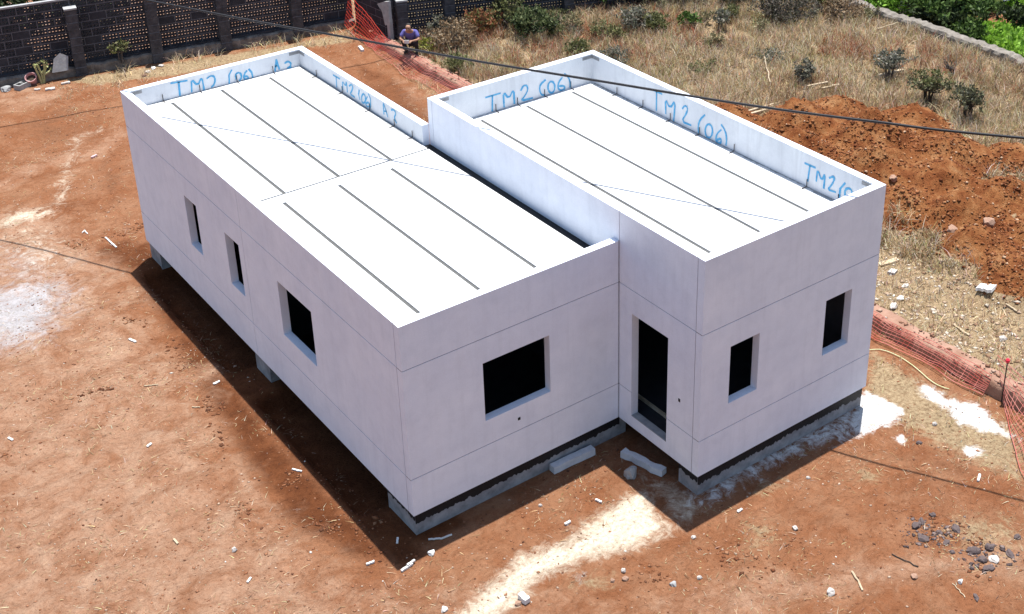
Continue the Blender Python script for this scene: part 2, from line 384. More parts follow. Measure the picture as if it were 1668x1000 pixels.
base = mixc(t, thr(ch['cream'], .22, .88, .70, nedge), base, ramp(t, nfine, [(.3, (.66, .54, .39)), (.7, (.84, .77, .63))]))
base = mixc(t, thr(ch['lime'], .34, .86, .85, nedge), base, ramp(t, nedge, [(.3, (.60, .57, .54)), (.5, (.84, .83, .81))]))
base = mixc(t, .75, base, ramp(t, nrake, [(.30, (.60, .54, .50)), (.44, (.98, .97, .96)), (.58, (1, 1, 1)), (.74, (1.28, 1.28, 1.26))]), 'MULTIPLY')
base = mixc(t, .7, base, ramp(t, nfine, [(.28, (.50, .45, .42)), (.46, (.96, .96, .96)), (.60, (1.02, 1.02, 1.02)), (.78, (1.32, 1.30, 1.26))]), 'MULTIPLY')
base = mixc(t, .75, base, ramp(t, ngrit, [(.3, (.5, .45, .42)), (.46, (1, 1, 1)), (.58, (1, 1, 1)), (.72, (1.4, 1.4, 1.38))]), 'MULTIPLY')
t.links.new(base, bs.inputs['Base Color']); bs.inputs['Roughness'].default_value = .97; bs.inputs['Specular IOR Level'].default_value = .1
hsum = N(t, 'Math', operation='MULTIPLY_ADD'); t.links.new(nfine, hsum.inputs[0]); hsum.inputs[1].default_value = 1.6; t.links.new(ngrit, hsum.inputs[2])
hs2 = N(t, 'Math', operation='MULTIPLY_ADD'); t.links.new(nrake, hs2.inputs[0]); hs2.inputs[1].default_value = 2.2; t.links.new(hsum.outputs[0], hs2.inputs[2])
bump(t, bs, hs2.outputs[0], .9, .035)

ny, nx = GX.shape
idx = np.arange(nx * ny).reshape(ny, nx)
q = np.stack([idx[:-1, :-1], idx[:-1, 1:], idx[1:, 1:], idx[1:, :-1]], -1).reshape(-1, 4)
me = bpy.data.meshes.new('ground'); me.vertices.add(nx * ny)
me.vertices.foreach_set('co', np.stack([GX, GY, GZ], -1).astype(np.float32).ravel())
me.loops.add(q.size); me.loops.foreach_set('vertex_index', q.astype(np.int32).ravel())
me.polygons.add(len(q)); me.polygons.foreach_set('loop_start', np.arange(0, q.size, 4, dtype=np.int32)); me.polygons.foreach_set('loop_total', np.full(len(q), 4, np.int32))
me.polygons.foreach_set('use_smooth', np.ones(len(q), bool))
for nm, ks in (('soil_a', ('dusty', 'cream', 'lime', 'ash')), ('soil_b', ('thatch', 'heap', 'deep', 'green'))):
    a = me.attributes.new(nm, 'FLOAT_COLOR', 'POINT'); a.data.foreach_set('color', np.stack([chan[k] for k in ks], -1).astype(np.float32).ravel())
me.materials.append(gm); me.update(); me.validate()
ground = bpy.data.objects.new('ground', me); COL.objects.link(ground)
tag(ground, 'red brown earth of the building plot with dusty and limed patches', 'ground', kind='structure')

# ------------------------------------------------------------------ the house
W1, L1, W2, S, L2 = 4.346, 11.878, 4.262, 2.150, 6.194
X2 = W1 + W2; ZB = .45; ZT1 = 4.15; ZT2 = 4.724; JA = ZB + 2.878; JB = ZB + .746; TH = .155
house = empty('house', (0, 0, 0))
tag(house, 'flat roofed white precast concrete bungalow shell with open window holes in two stepped boxes', 'house')

def facade(name, org, u, nrm, length, z0, z1, openings=(), vj=(), hj=(JB, JA), th=TH, parent=house, mats=None):
    """panel wall: front at org + s*u, recessed joints at vj / hj, holes at openings (s0,s1,z0,z1)"""
    jw = .007; eps = 1e-5
    S_ = {0, length}; Z_ = {z0, z1}
    for a in vj: S_ |= {a - jw, a + jw}
    for a in hj:
        if z0 < a < z1: Z_ |= {a - jw, a + jw}
    for (a, b, c, d) in openings: S_ |= {a, b}; Z_ |= {c, d}
    S_ = sorted(S_); Z_ = sorted(Z_); u = Vector(u); n = Vector(nrm); o = Vector(org); mb = MB()
    def depth(i, k):
        if i < 0 or k < 0 or i >= len(S_) - 1 or k >= len(Z_) - 1: return None
        s = (S_[i] + S_[i + 1]) / 2; z = (Z_[k] + Z_[k + 1]) / 2
        for (a, b, c, d) in openings:
            if a < s < b and c < z < d: return None
        if any(abs(s - a) < jw for a in vj) or any(abs(z - a) < jw for a in hj): return .010
        return 0.
    P = lambda s, z, dn: o + u * s + Vector((0, 0, z)) - n * dn
    for i in range(len(S_) - 1):
        for k in range(len(Z_) - 1):
            d = depth(i, k)
            if d is None: continue
            a, b, c, e = S_[i], S_[i + 1], Z_[k], Z_[k + 1]
            mb.quad(P(a, c, d), P(b, c, d), P(b, e, d), P(a, e, d), 1 if d else 0)
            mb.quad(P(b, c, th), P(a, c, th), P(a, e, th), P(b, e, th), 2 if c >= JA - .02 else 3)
            for (di, dk, p0, p1) in ((-1, 0, (a, e), (a, c)), (1, 0, (b, c), (b, e)), (0, -1, (a, c), (b, c)), (0, 1, (b, e), (a, e))):
                dd = depth(i + di, k + dk); dd = th if dd is None else dd
                edge = d == .010 and dd == th and (i + di < 0 or i + di >= len(S_) - 1)
                if dd > d + eps: mb.quad(P(p0[0], p0[1], dd), P(p1[0], p1[1], dd), P(p1[0], p1[1], d), P(p0[0], p0[1], d), 1 if edge else 0)
    return mb.build(name, mats or [M_WALL, M_JOINT, M_INNER, M_SHADE_IN], parent)

WZ0, WZ1 = 1.695, 2.85
# left facade runs back to front along y at x = 0, butting against the front and back walls
LL = L1 - 2 * TH; lo_ = L1 - TH
facade('wall', (0, lo_, 0), (0, -1, 0), (-1, 0, 0), LL, ZB, ZT1,
       [(lo_ - 8.818, lo_ - 8.205, WZ0, WZ1), (lo_ - 6.815, lo_ - 6.17, WZ0, WZ1), (lo_ - 4.50, lo_ - 3.17, WZ0, WZ1)], [lo_ - 5.94, LL - .0071])
# front of the low box
facade('wall', (0, 0, 0), (1, 0, 0), (0, -1, 0), W1 - .003, ZB, ZT1, [(1.483, 2.832, WZ0, WZ1)], [W1 - .0102])
facade('wall', (W1, L1, 0), (-1, 0, 0), (0, 1, 0), W1, ZB, ZT1)
facade('wall', (W1, L2 + .01, 0), (0, 1, 0), (1, 0, 0), L1 - L2 - .01 - TH, ZB, ZT1)
# tall box: door face, front, outer side, back and the upstand over the low roof
facade('wall', (W1, 0, 0), (0, -1, 0), (-1, 0, 0), S - TH, ZB, ZT2, [(.355, 1.315, .685, 2.852)], [.0071, S - TH - .0071])
facade('wall', (W1, -S, 0), (1, 0, 0), (0, -1, 0), W2, ZB, ZT2, [(.648, 1.322, WZ0, WZ1), (2.94, 3.612, WZ0, WZ1)])
facade('wall', (X2, -S + TH, 0), (0, 1, 0), (1, 0, 0), S + L2 - 2 * TH, ZB, ZT2, [], [3.0])
facade('wall', (X2, L2, 0), (-1, 0, 0), (0, 1, 0), W2, ZB, ZT2)
facade('upstand', (W1, L2 - TH, 0), (0, -1, 0), (-1, 0, 0), L2 - TH, 3.5, ZT2, [], [.0071], hj=())
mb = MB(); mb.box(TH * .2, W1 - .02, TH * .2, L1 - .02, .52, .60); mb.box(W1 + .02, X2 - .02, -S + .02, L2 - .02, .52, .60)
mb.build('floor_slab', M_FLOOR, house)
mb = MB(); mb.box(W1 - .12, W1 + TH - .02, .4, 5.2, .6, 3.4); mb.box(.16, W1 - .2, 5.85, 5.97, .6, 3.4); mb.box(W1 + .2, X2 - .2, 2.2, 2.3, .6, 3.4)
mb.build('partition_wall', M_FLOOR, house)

# roofs: slabs of planks with open joints
def roof(x0, x1, y0, y1, z, lines, ends, cross=None):
    sub = MB(); sub.box(x0 + .002, x1 - .002, y0 + .002, y1 - .002, z - .30, z - .022); sub.build('roof_deck', M_GROUT, house)
    pl = MB(); hw = .036
    for (ya, yb), ls in zip(ends, lines):
        e = [x0 + .003] + ls + [x1 - .003]
        for i in range(len(e) - 1):
            a = e[i] + (hw if i else 0); b = e[i + 1] - (hw if i < len(e) - 2 else 0)
            pl.box(a, b, ya, yb, z - .0215, z + random.uniform(-.002, .002))
    return pl
RZ1, RZ2 = 3.74, 4.06
pl = roof(TH, W1 - .20, TH, L1 - TH, RZ1, [[.96, 2.115, 3.29], [.78, 1.94, 3.095]], [(5.967, 11.50), (TH + .003, 5.61)])
pl.box(TH + .003, W1 - .203, 11.50, L1 - TH - .003, RZ1 - .0215, RZ1 + .001)
pl.box(TH + .003, W1 - .203, 5.61, 5.918, RZ1 - .0215, RZ1 + .0015)
pl.build('roof', M_ROOF, house)
pl = roof(W1 + TH, X2 - TH, -S + TH, L2 - TH, RZ2, [[5.39, 6.55, 7.76]], [(-S + TH + .003, 5.84)])
pl.box(W1 + TH + .003, X2 - TH - .003, 5.84, L2 - TH - .003, RZ2 - .0215, RZ2 + .001)
pl.build('roof', M_ROOF, house)
mb = MB(); mb.box(W1 - .197, W1 - .003, TH + .01, L2, RZ1 - .28, RZ1 - .05); mb.build('gutter', M_BLACK, house)

# ragged strips: bitumen on the plinth and mortar smears at the parapet foot
def ragged(name, a, b, nrm, ztop, zlo, rag, mat, step=.03, off=.004, seed=1, horiz=None):
    a = Vector(a); b = Vector(b); n = Vector(nrm); L = (b - a).length; k = max(2, int(L / step)); mb = MB(); R = random.Random(seed); pts = []
    for i in range(k + 1):
        p = a.lerp(b, i / k) + n * off; s = i * step
        d = zlo + rag * (.6 * mnoise.noise(Vector((s * 1.1, seed, 0))) + .5 * mnoise.noise(Vector((s * 7, seed, 3))) + R.uniform(-.5, .5) * .6)
        pts.append((p, d))
    for (p, d), (p2, d2) in zip(pts, pts[1:]):
        if horiz is None: mb.quad((p.x, p.y, d), (p2.x, p2.y, d2), (p2.x, p2.y, ztop), (p.x, p.y, ztop))
        else:
            h = Vector(horiz); e = max(.002, d); e2 = max(.002, d2)
            mb.quad(p, p2, p2 + h * e2, p + h * e)
    return mb.build(name, mat, house)

pn = .045   # the plinth stands back from the wall face
def plinth(x0, x1, y0, y1):
    mb = MB(); mb.box(x0, x1, y0, y1, -.35, ZB - .004); return mb.build('plinth', M_PLINTH, house)
plinth(pn, W1 + .2, pn, .30); plinth(pn, .30, .301, .96)
plinth(W1 + pn, X2 - pn, -S + pn, -S + .32); plinth(W1 + pn, W1 + .32, -S + .321, -1.62)
plinth(pn, .32, 5.55, 6.2); plinth(pn, .32, 11.2, L1 - pn); plinth(.321, W1 - pn, L1 - .3, L1 - pn)
plinth(X2 - .32, X2 - pn, -S + .321, L2 - pn); plinth(W1 + .321, X2 - .321, L2 - .3, L2 - pn)
mb = MB(); mb.box(.42, .6, .31, L1 - .31, -.3, ZB - .006); mb.box(W1 + .42, W1 + .6, -S + .33, L2 - .31, -.3, ZB - .006); mb.box(W1 - .3, W1 - .05, L2, L1 - .31, -.3, ZB - .006)
mb.build('foundation_beam', M_BLACK, house)  # black colour stands for the shade in the recess between piers
ragged('bitumen_strip', (pn, pn, 0), (W1 + .05, pn, 0), (0, -1, 0), ZB - .005, .24, .07, M_BLACK, seed=3)
ragged('bitumen_strip', (pn, .96, 0), (pn, pn, 0), (-1, 0, 0), ZB - .005, .30, .09, M_BLACK, seed=5)
ragged('bitumen_strip', (W1 + pn, -S + pn, 0), (X2 - pn, -S + pn, 0), (0, -1, 0), ZB - .005, .235, .08, M_BLACK, seed=9)
ragged('bitumen_strip', (W1 + pn, -1.62, 0), (W1 + pn, -S + pn, 0), (-1, 0, 0), ZB - .005, .29, .10, M_BLACK, seed=11)
ragged('mortar_smear', (TH + .4, L1 - TH, RZ1 + .004), (W1 - .9, L1 - TH, RZ1 + .004), (0, 0, 1), 0, .02, .09, M_GREYBLOCK, .05, .001, 21, (0, -1, 0))
ragged('mortar_smear', (W1 - .2, L1 - TH - .02, RZ1 + .004), (W1 - .2, L2 + .1, RZ1 + .004), (0, 0, 1), 0, .03, .10, M_GREYBLOCK, .05, .001, 22, (-1, 0, 0))
ragged('mortar_smear', (W1 + .9, L2 - TH, RZ2 + .004), (X2 - .9, L2 - TH, RZ2 + .004), (0, 0, 1), 0, .02, .09, M_GREYBLOCK, .05, .001, 23, (0, -1, 0))
ragged('mortar_smear', (X2 - TH, L2 - TH - .1, RZ2 + .004), (X2 - TH, -1.6, RZ2 + .004), (0, 0, 1), 0, .03, .09, M_GREYBLOCK, .05, .001, 24, (-1, 0, 0))

# steel plates over the inner parapet corners
def bracket(x, y, z, sx, sy):
    mb = MB(); Lb = .26; h = .075; o = .004
    mb.box(min(x, x + sx * Lb), max(x, x + sx * Lb), min(y + sy * .001, y + sy * o), max(y + sy * .001, y + sy * o), z - h - .03, z - .03)
    mb.box(min(x + sx * .001, x + sx * o), max(x + sx * .001, x + sx * o), min(y + sy * .005, y + sy * Lb), max(y + sy * .005, y + sy * Lb), z - h - .03, z - .03)
    mb.build('corner_bracket', M_STEEL, house)
bracket(W1 - TH, L1 - TH, ZT1, -1, -1); bracket(TH, L1 - TH, ZT1, 1, -1); bracket(X2 - TH, L2 - TH, ZT2, -1, -1); bracket(W1 + TH, L2 - TH, ZT2, 1, -1); bracket(X2 - TH, -S + TH, ZT2, -1, 1)

# bent starter bars standing out of the slab edge
for ax, val, z, n_, pts in ((1, L1 - TH, RZ1, (0, -1), [(265, 163), (325.4, 148), (385.6, 133), (444.4, 118)]),
                            (0, W1 - TH, RZ1, (-1, 0), [(517.6, 122), (560, 153), (605, 186), (645, 208), (673.8, 220.7)]),
                            (1, L2 - TH, RZ2, (0, -1), [(806.8, 179.2), (842, 168.8), (886.2, 155.5), (928.8, 143)]),
                            (0, X2 - TH, RZ2, (-1, 0), [(1006.7, 152.8), (1049, 174), (1093.5, 195), (1140.8, 217.6), (1197.5, 244.6), (1315.9, 301), (1367, 323)])):
    for (u, v) in pts:
        p = onp(u, v, ax, val); n3 = Vector((n_[0], n_[1], 0)); b = Vector(p); b.z = z + .02
        mb = MB(); q0 = b + n3 * .03
        mb.tube([q0 + Vector((0, 0, .15)), q0, b + n3 * .06 + Vector((0, 0, -.005)), b + n3 * .16 + Vector((0, 0, -.008))], .009, 5); mb.build('starter_bar', M_REBAR, house)

# painted panel marks on the inner parapet faces
def el(cx, cy, rx, ry, n=12): return [(cx + rx * math.cos(2 * math.pi * i / n + 1.3), cy + ry * math.sin(2 * math.pi * i / n + 1.3)) for i in range(n + 1)]
MARKS = [
 ((190, 60), 5.0, 1, L1 - TH, (0, -1, 0), RZ1, [[[(440, 378), (575, 355)], [(505, 368), (515, 478)], [(612, 450), (607, 340), (660, 400), (693, 322), (712, 432)], [(735, 340), (760, 318), (790, 318), (803, 345), (795, 385), (772, 410)],
   [(937, 268), (915, 310), (917, 378)], [(975, 345), (965, 310), (985, 290), (1010, 295), (1018, 330), (1000, 355)], [(1060, 275), (1040, 300), (1035, 340), (1055, 350), (1075, 335), (1060, 318), (1042, 325)], [(1075, 262), (1100, 290), (1108, 330)]],
   [[(1290, 280), (1300, 185), (1325, 265)], [(1292, 240), (1318, 232)], [(1368, 215), (1395, 197), (1420, 215), (1415, 240), (1385, 257), (1425, 250)]]]),
 ((460, 60), 5.557, 0, W1 - TH, (-1, 0, 0), RZ1, [[[(460, 345), (520, 380)], [(487, 365), (493, 455)], [(548, 480), (543, 395), (575, 450), (580, 395), (590, 500)], [(605, 445), (625, 428), (640, 450), (630, 490), (612, 515), (655, 545)],
   [(697, 480), (690, 520), (703, 568)], el(735, 558, 18, 42), [(770, 540), (752, 580), (758, 620), (780, 635), (795, 610), (775, 590), (757, 605)], [(778, 515), (800, 560), (800, 625), (790, 650)]],
   [[(920, 700), (912, 592), (928, 630), (955, 725)], [(918, 670), (943, 675)], [(985, 660), (1010, 658), (1030, 690), (1012, 735), (1035, 780)]]]),
 ((690, 70), 5.265, 1, L2 - TH, (0, -1, 0), RZ2, [[[(530, 468), (658, 430)], [(590, 452), (588, 585)], [(690, 550), (682, 415), (730, 480), (772, 390), (778, 520)], [(833, 408), (855, 365), (885, 362), (895, 400), (870, 450), (832, 497), (935, 470)],
   [(1045, 315), (1000, 355), (992, 400), (1010, 445), (1035, 445)], el(1095, 378, 30, 50), [(1190, 295), (1160, 330), (1148, 380), (1170, 408), (1210, 395), (1205, 365), (1160, 370)], [(1205, 265), (1240, 290), (1255, 330), (1255, 380)]]]),
 ((950, 70), 5.555, 0, X2 - TH, (-1, 0, 0), RZ2, [[[(600, 413), (715, 462)], [(665, 440), (662, 610)], [(748, 640), (745, 500), (785, 595), (835, 515), (820, 705)], [(898, 595), (920, 565), (945, 580), (940, 630), (890, 708), (978, 745)],
   [(1102, 650), (1060, 690), (1040, 750), (1045, 815)], el(1138, 795, 34, 62), [(1250, 785), (1210, 820), (1200, 880), (1225, 915), (1250, 900), (1248, 860), (1205, 880)], [(1250, 738), (1285, 790), (1300, 860), (1293, 925)]]]),
 ((1180, 180), 5.557, 0, X2 - TH, (-1, 0, 0), RZ2, [[[(728, 475), (825, 518)], [(775, 500), (755, 640)], [(832, 640), (845, 525), (880, 640), (915, 560), (900, 705)], [(950, 610), (985, 595), (1000, 615), (975, 670), (935, 715), (1008, 738)],
   [(1095, 655), (1050, 705), (1040, 790)], [(1092, 765), (1092, 720), (1120, 700), (1150, 715), (1158, 748), (1165, 790)]]]),
]
for (ox, oy), s, ax, val, nr, rz, words in MARKS:
    for word in words:
        mb = MB(); nv = Vector(nr)
        for st in word:
            P = [Vector(onp(ox + a / s, oy + b / s, ax, val)) + nv * .004 for a, b in st]
            # smooth the polyline a little
            if len(P) > 3:
                Q = [P[0]]
                for a, b in zip(P, P[1:]): Q += [a.lerp(b, .25), a.lerp(b, .75)]
                P = Q + [P[-1]]
            for p in P: p.z = max(p.z, rz + .012)
            lw = .021
            for i, (a, b) in enumerate(zip(P, P[1:])):
                d = (b - a)
                if d.length < 1e-4: continue
                d.normalize(); sdv = nv.cross(d) * lw * random.uniform(.8, 1.2); o = nv * (i % 5) * .0006
                a2 = a - d * .006 + o; b2 = b + d * .006 + o
                mb.quad(a2 - sdv, b2 - sdv, b2 + sdv, a2 + sdv)
        mb.build('painted_mark', M_PAINT, house)
# grey marker scrawl beside the roof joint
mb = MB(); R = random.Random(4); x = 1.05
while x < 3.2:
    y = 5.80; P = []
    for k in range(R.randint(4, 7)): P.append(Vector((x + R.uniform(-.03, .07), y + R.uniform(-.045, .045), RZ1 + .005 + .0004 * k)))
    for a, b in zip(P, P[1:]):
        d = (b - a); d.z = 0
        if d.length > .01: d.normalize(); sd_ = Vector((-d.y, d.x, 0)) * .005; mb.quad(a - sd_, b - sd_, b + sd_, a + sd_)
    x += R.uniform(.08, .16)
mb.build('pencil_scrawl', M_GREYBLOCK, house)
# small square boxes cast into the walls
mb = MB(); mb.box(2.158 - .026, 2.158 + .026, -.004, .01, 1.433 - .028, 1.433 + .028); mb.build('socket_hole', M_BLACK, house)
mb = MB(); mb.box(W1 - .004, W1 + .01, -1.632 - .024, -1.632 + .024, 1.762 - .032, 1.762 + .032); mb.build('socket_hole', M_BLACK, house)
# pale bar across the doorway standing for a line of leaking light
mb = MB(); mb.box(W1 + TH + .35, W1 + TH + .40, -1.7, .3, .605, .66); mb.build('light_leak_bar', M_WOOD, house)
# grey precast sill ledges inside the door
mb = MB(); mb.box(W1 + .003, W1 + TH - .003, -1.312, -.358, .686, .70); mb.build('door_sill', M_GREYBLOCK, house)

# ------------------------------------------------------------------ overhead cables
def cable(name, pts, r, label):
    pts = [Vector(p) for p in pts]; P = []
    for i in range(len(pts) - 1):
        p0 = pts[max(i - 1, 0)]; p1 = pts[i]; p2 = pts[i + 1]; p3 = pts[min(i + 2, len(pts) - 1)]
        for k in range(8):
            s = k / 8; P.append(.5 * ((2 * p1) + (p2 - p0) * s + (2 * p0 - 5 * p1 + 4 * p2 - p3) * s * s + (3 * p1 - p0 - 3 * p2 + p3) * s ** 3))
    P.append(pts[-1]); mb = MB(); mb.tube(P, r, 7); o = mb.build(name, M_CABLE, smooth=True); tag(o, label, 'cable'); return o
def cl(x): return 11.27 + (x - .822) * -1.838
cable('overhead_cable', [(-22, cl(-22), 9.6), (-9, cl(-9), 7.4), (-1.4, cl(-1.4), 6.32), (.822, 11.22, 6.19), (2.129, 8.86, 6.10), (3.096, 7.14, 6.06), (4.467, 4.62, 6.0), (5.79, 2.16, 6.0), (7.0, -.07, 6.0), (8.109, -2.12, 6.07), (9.602, -4.88, 6.26), (16, cl(16), 7.4), (24, cl(24), 9.4)], .024,
      'black overhead cable hanging slack above the two flat roofs')
A_ = np.array([-.59, 21.58, 0]); B_ = np.array([10.36, 19.20, 0]); hh = 6.8 * np.array([.15, .115, 1])
# a second line overhead, out of the picture, whose shadow crosses the yard
dv = B_ - A_
cable('overhead_cable', [tuple(A_ + dv * k + hh + np.array([0, 0, 1.6 * (k - .5) ** 2])) for k in (-2, -1, -.4, 0, .3, .6, 1, 1.5, 2.4, 3.4)], .024, 'second overhead cable whose thin shadow crosses the earth behind the house')

# ------------------------------------------------------------------ block walls at the back
FZ = 2.42
def lattice(mb, o, u, n, length, rows, z0, perforated=True, x_off=0.):
    """courses of 0.5 x 0.25 blocks, two rows of five holes each"""
    o = Vector(o); u = Vector(u); n = Vector(n); bw, bh, jt, th = .5, .25, .018, .09
    P = lambda s, z, d: o + u * s + Vector((0, 0, z)) - n * d
    def rect(s0, s1, a, b, mi, back=True):
        if s1 - s0 < 1e-4: return
        mb.quad(P(s0, a, 0), P(s1, a, 0), P(s1, b, 0), P(s0, b, 0), mi)
        if back: mb.quad(P(s1, a, th), P(s0, a, th), P(s0, b, th), P(s1, b, th), mi)
    for r in range(rows):
        za = z0 + r * bh; zb_ = za + bh - jt; off = (.25 if r % 2 else 0) + x_off
        rect(0, length, zb_, za + bh, 1)
        s = -off
        while s < length - 1e-6:
            a = max(s, 0); b = min(s + bw - jt, length)
            if b > a:
                full = (a == s and b == s + bw - jt)
                bi = 0 if random.random() < .6 else 2
                if perforated and full and random.random() < .90:
                    hw_, hh_ = .046, .050; pit = (b - a) / 5; hz = [za + .042, za + .140]
                    rect(a, b, za, hz[0], bi); rect(a, b, hz[0] + hh_, hz[1], bi); rect(a, b, hz[1] + hh_, zb_, bi)
                    for h0 in hz:
                        prev = a
                        for k in range(5):
                            c = a + pit * (k + .5); l_, r_ = c - hw_ / 2, c + hw_ / 2; h1 = h0 + hh_
                            rect(prev, l_, h0, h1, bi); prev = r_
                            for (p, q_) in (((l_, h0), (r_, h0)), ((r_, h0), (r_, h1)), ((r_, h1), (l_, h1)), ((l_, h1), (l_, h0))):
                                mb.quad(P(p[0], p[1], 0), P(p[0], p[1], th), P(q_[0], q_[1], th), P(q_[0], q_[1], 0), 0)
                        rect(prev, b, h0, h1, bi)
                else: rect(a, b, za, zb_, bi)
            if s + bw - jt > 0 and s + bw - jt < length: rect(max(s + bw - jt, 0), min(s + bw, length), za, zb_, 1)
            s += bw
    zt = z0 + rows * bh
    mb.quad(P(0, zt, 0), P(length, zt, 0), P(length, zt, th), P(0, zt, th), 1)
    for s in (0, length): mb.quad(P(s, z0, 0), P(s, zt, 0), P(s, zt, th), P(s, z0, th), 0)

def footing(a, b, n, zt, wdt, parent, seed, zb_=-.3):
    """rough stone course with an uneven top and front"""
    a = Vector(a); b = Vector(b); n = Vector(n); L = (b - a).length; k = max(2, int(L / .09)); mb = MB(); prof = []
    for i in range(k + 1):
        p = a.lerp(b, i / k); s = i * .09
        j = lambda q_, am: am * (mnoise.noise(Vector((s * 2.3, q_, seed))) + .7 * mnoise.noise(Vector((s * 6, q_ + 5, seed))))
        zz = zt + j(1, .035); dp = wdt + j(2, .05)
        prof.append([p + n * (dp + .02) + Vector((0, 0, zb_)), p + n * (dp + j(6, .03)) + Vector((0, 0, zt * .45)), p + n * dp + Vector((0, 0, zz - .04)), p + n * (dp - .05) + Vector((0, 0, zz)), p + n * (dp * .4) + Vector((0, 0, zz + j(3, .02))), p - n * .08 + Vector((0, 0, zz)), p - n * .08 + Vector((0, 0, zb_))])
    m_ = len(prof[0]); mb.add([p for r in prof for p in r], [(i * m_ + q_, (i + 1) * m_ + q_, (i + 1) * m_ + q_ + 1, i * m_ + q_ + 1) for i in range(k) for q_ in range(m_ - 1)])
    mb.add(prof[0], [tuple(range(m_))]); mb.add(prof[-1], [tuple(range(m_))[::-1]])
    return mb.build('stone_footing', M_FOOT, parent)

def pillar(base, u, n, h, parent, wd=.34, dp=.30, z0=-.2):
    mb = MB(); u = Vector(u); n = Vector(n); b = Vector(base); R = random.Random(int(base[0] * 100))
    z = z0; top = h
    while z < top - .01:
        z1 = min(z + .24, top); jx = R.uniform(-.012, .012); jn = R.uniform(-.012, .012); e = .0
        tf = lambda p: b + u * (p[0] + jx) + n * (p[1] + jn) + Vector((0, 0, p[2]))
        mb.box(-wd / 2, wd / 2, 0, dp, z, z1 - .018, 0, tf); mb.box(-wd / 2 + .006, wd / 2 - .006, .006, dp - .006, z1 - .018, z1, 1, tf)
        z = z1
    o = mb.build('pillar', [M_PILLAR, M_MORTAR], parent)
    cb = MB(); tf = lambda p: b + u * p[0] + n * p[1] + Vector((0, 0, p[2]))
    cb.box(-wd / 2 - .015, wd / 2 + .015, -.01, dp + .015, top, top + .05, 0, tf); cb.build('pillar_cap', M_GREYBLOCK, o)
    return o

# back wall, pierced blocks
fa = Vector((-6.0, 25.72, 0)); fb = Vector((11.17, 22.52, 0)); fu = (fb - fa).normalized(); fn = Vector((fu.y, -fu.x, 0))
back = empty('block_wall', (0, 0, 0)); tag(back, 'long dark wall of pierced blocks with pillars behind the white house', 'wall')
Lw = (fb - fa).length; mb = MB(); lattice(mb, fa + fn * -.12, fu, fn, Lw, 8, .36)
mb.build('pierced_blockwork', [M_BLOCK, M_MORTAR, M_BLOCK2], back)
mb = MB(); mb.box(0, Lw, .0, .12, .36 + 2.0, .36 + 2.05, 0, lambda p: fa + fu * p[0] + fn * (-.12 - .1 + p[1]) + Vector((0, 0, p[2]))); mb.build('coping', M_GREYBLOCK, back)
footing(fa, fb, fn, .30, .12, back, 2)
mb = MB(); mb.box(0, Lw, -.2, -.02, -.2, .36, 0, lambda p: fa + fu * p[0] + fn * p[1] + Vector((0, 0, p[2]))); mb.build('base_course', M_BLOCK, back)
for px in ((134, 122), (262, 106), (375, 88), (492, 66)):
    p = Vector(g(*px)); s = (p - fa).dot(fu); pillar(fa + fu * s + fn * -.115, fu, fn, 2.12, back)
p = fa + fu * 3.0; pillar(p + fn * -.115, fu, fn, 2.12, back)
# short return at the corner, solid blocks
ca = Vector((11.17, 22.40, 0)); cb_ = Vector((11.36, 20.15, 0)); cu = (cb_ - ca).normalized(); cn = Vector((cu.y, -cu.x, 0))
ret = empty('block_wall', (0, 0, 0)); tag(ret, 'short dark block wall returning towards the yard beside the orange mesh', 'wall')
mb = MB(); lattice(mb, ca, cu, cn, (cb_ - ca).length, 10, 0.0, False); mb.build('solid_blockwork', [M_BLOCK, M_MORTAR, M_BLOCK2], ret)
# right hand wall
ra = Vector((11.36, 20.10, 0)); rb = Vector((20.2, 17.35, 0)); ru = (rb - ra).normalized(); rn = Vector((ru.y, -ru.x, 0))
rw = empty('block_wall', (0, 0, 0)); tag(rw, 'dark block wall half hidden by shrubs at the back of the dry field', 'wall')
mb = MB(); lattice(mb, ra, ru, rn, (rb - ra).length, 10, .1); mb.build('pierced_blockwork', [M_BLOCK, M_MORTAR, M_BLOCK2], rw)
for px in ((737, 60), (830, 52), (930, 30)):
    p = Vector(g(*px)); s = (p - ra).dot(ru); pillar(ra + ru * s + rn * .005, ru, rn, 2.25, rw)
pillar(ra + ru * .22 + rn * .005, ru, rn, 1.55, rw)
# grey rendered post at the wall end
post = empty('concrete_post', (0, 0, 0)); tag(post, 'pale grey concrete post with a broken panel at the wall corner beside the person', 'post')
p = Vector((11.19, 20.0, 0))
mb = MB(); mb.box(-.07, .07, -.08, .08, -.1, 1.0, 0, lambda q_: p + cn * (q_[1] * .8 + .06) + cu * q_[0] + Vector((0, 0, q_[2]))); mb.build('shaft', M_GREYBLOCK, post)
mb = MB(); mb.add([p + cn * d + cu * s + Vector((0, 0, z)) for d in (.03, .13) for s, z in ((-.55, 1.38), (-.30, 1.20), (-.18, .75), (.10, .85), (.10, 1.62), (-.15, 1.55))],
                  [(0, 1, 2, 3, 4, 5), (11, 10, 9, 8, 7, 6)] + [(i, (i + 1) % 6 + 0, (i + 1) % 6 + 6, i + 6) for i in range(6)])
mb.build('broken_panel', M_GREYBLOCK, post)

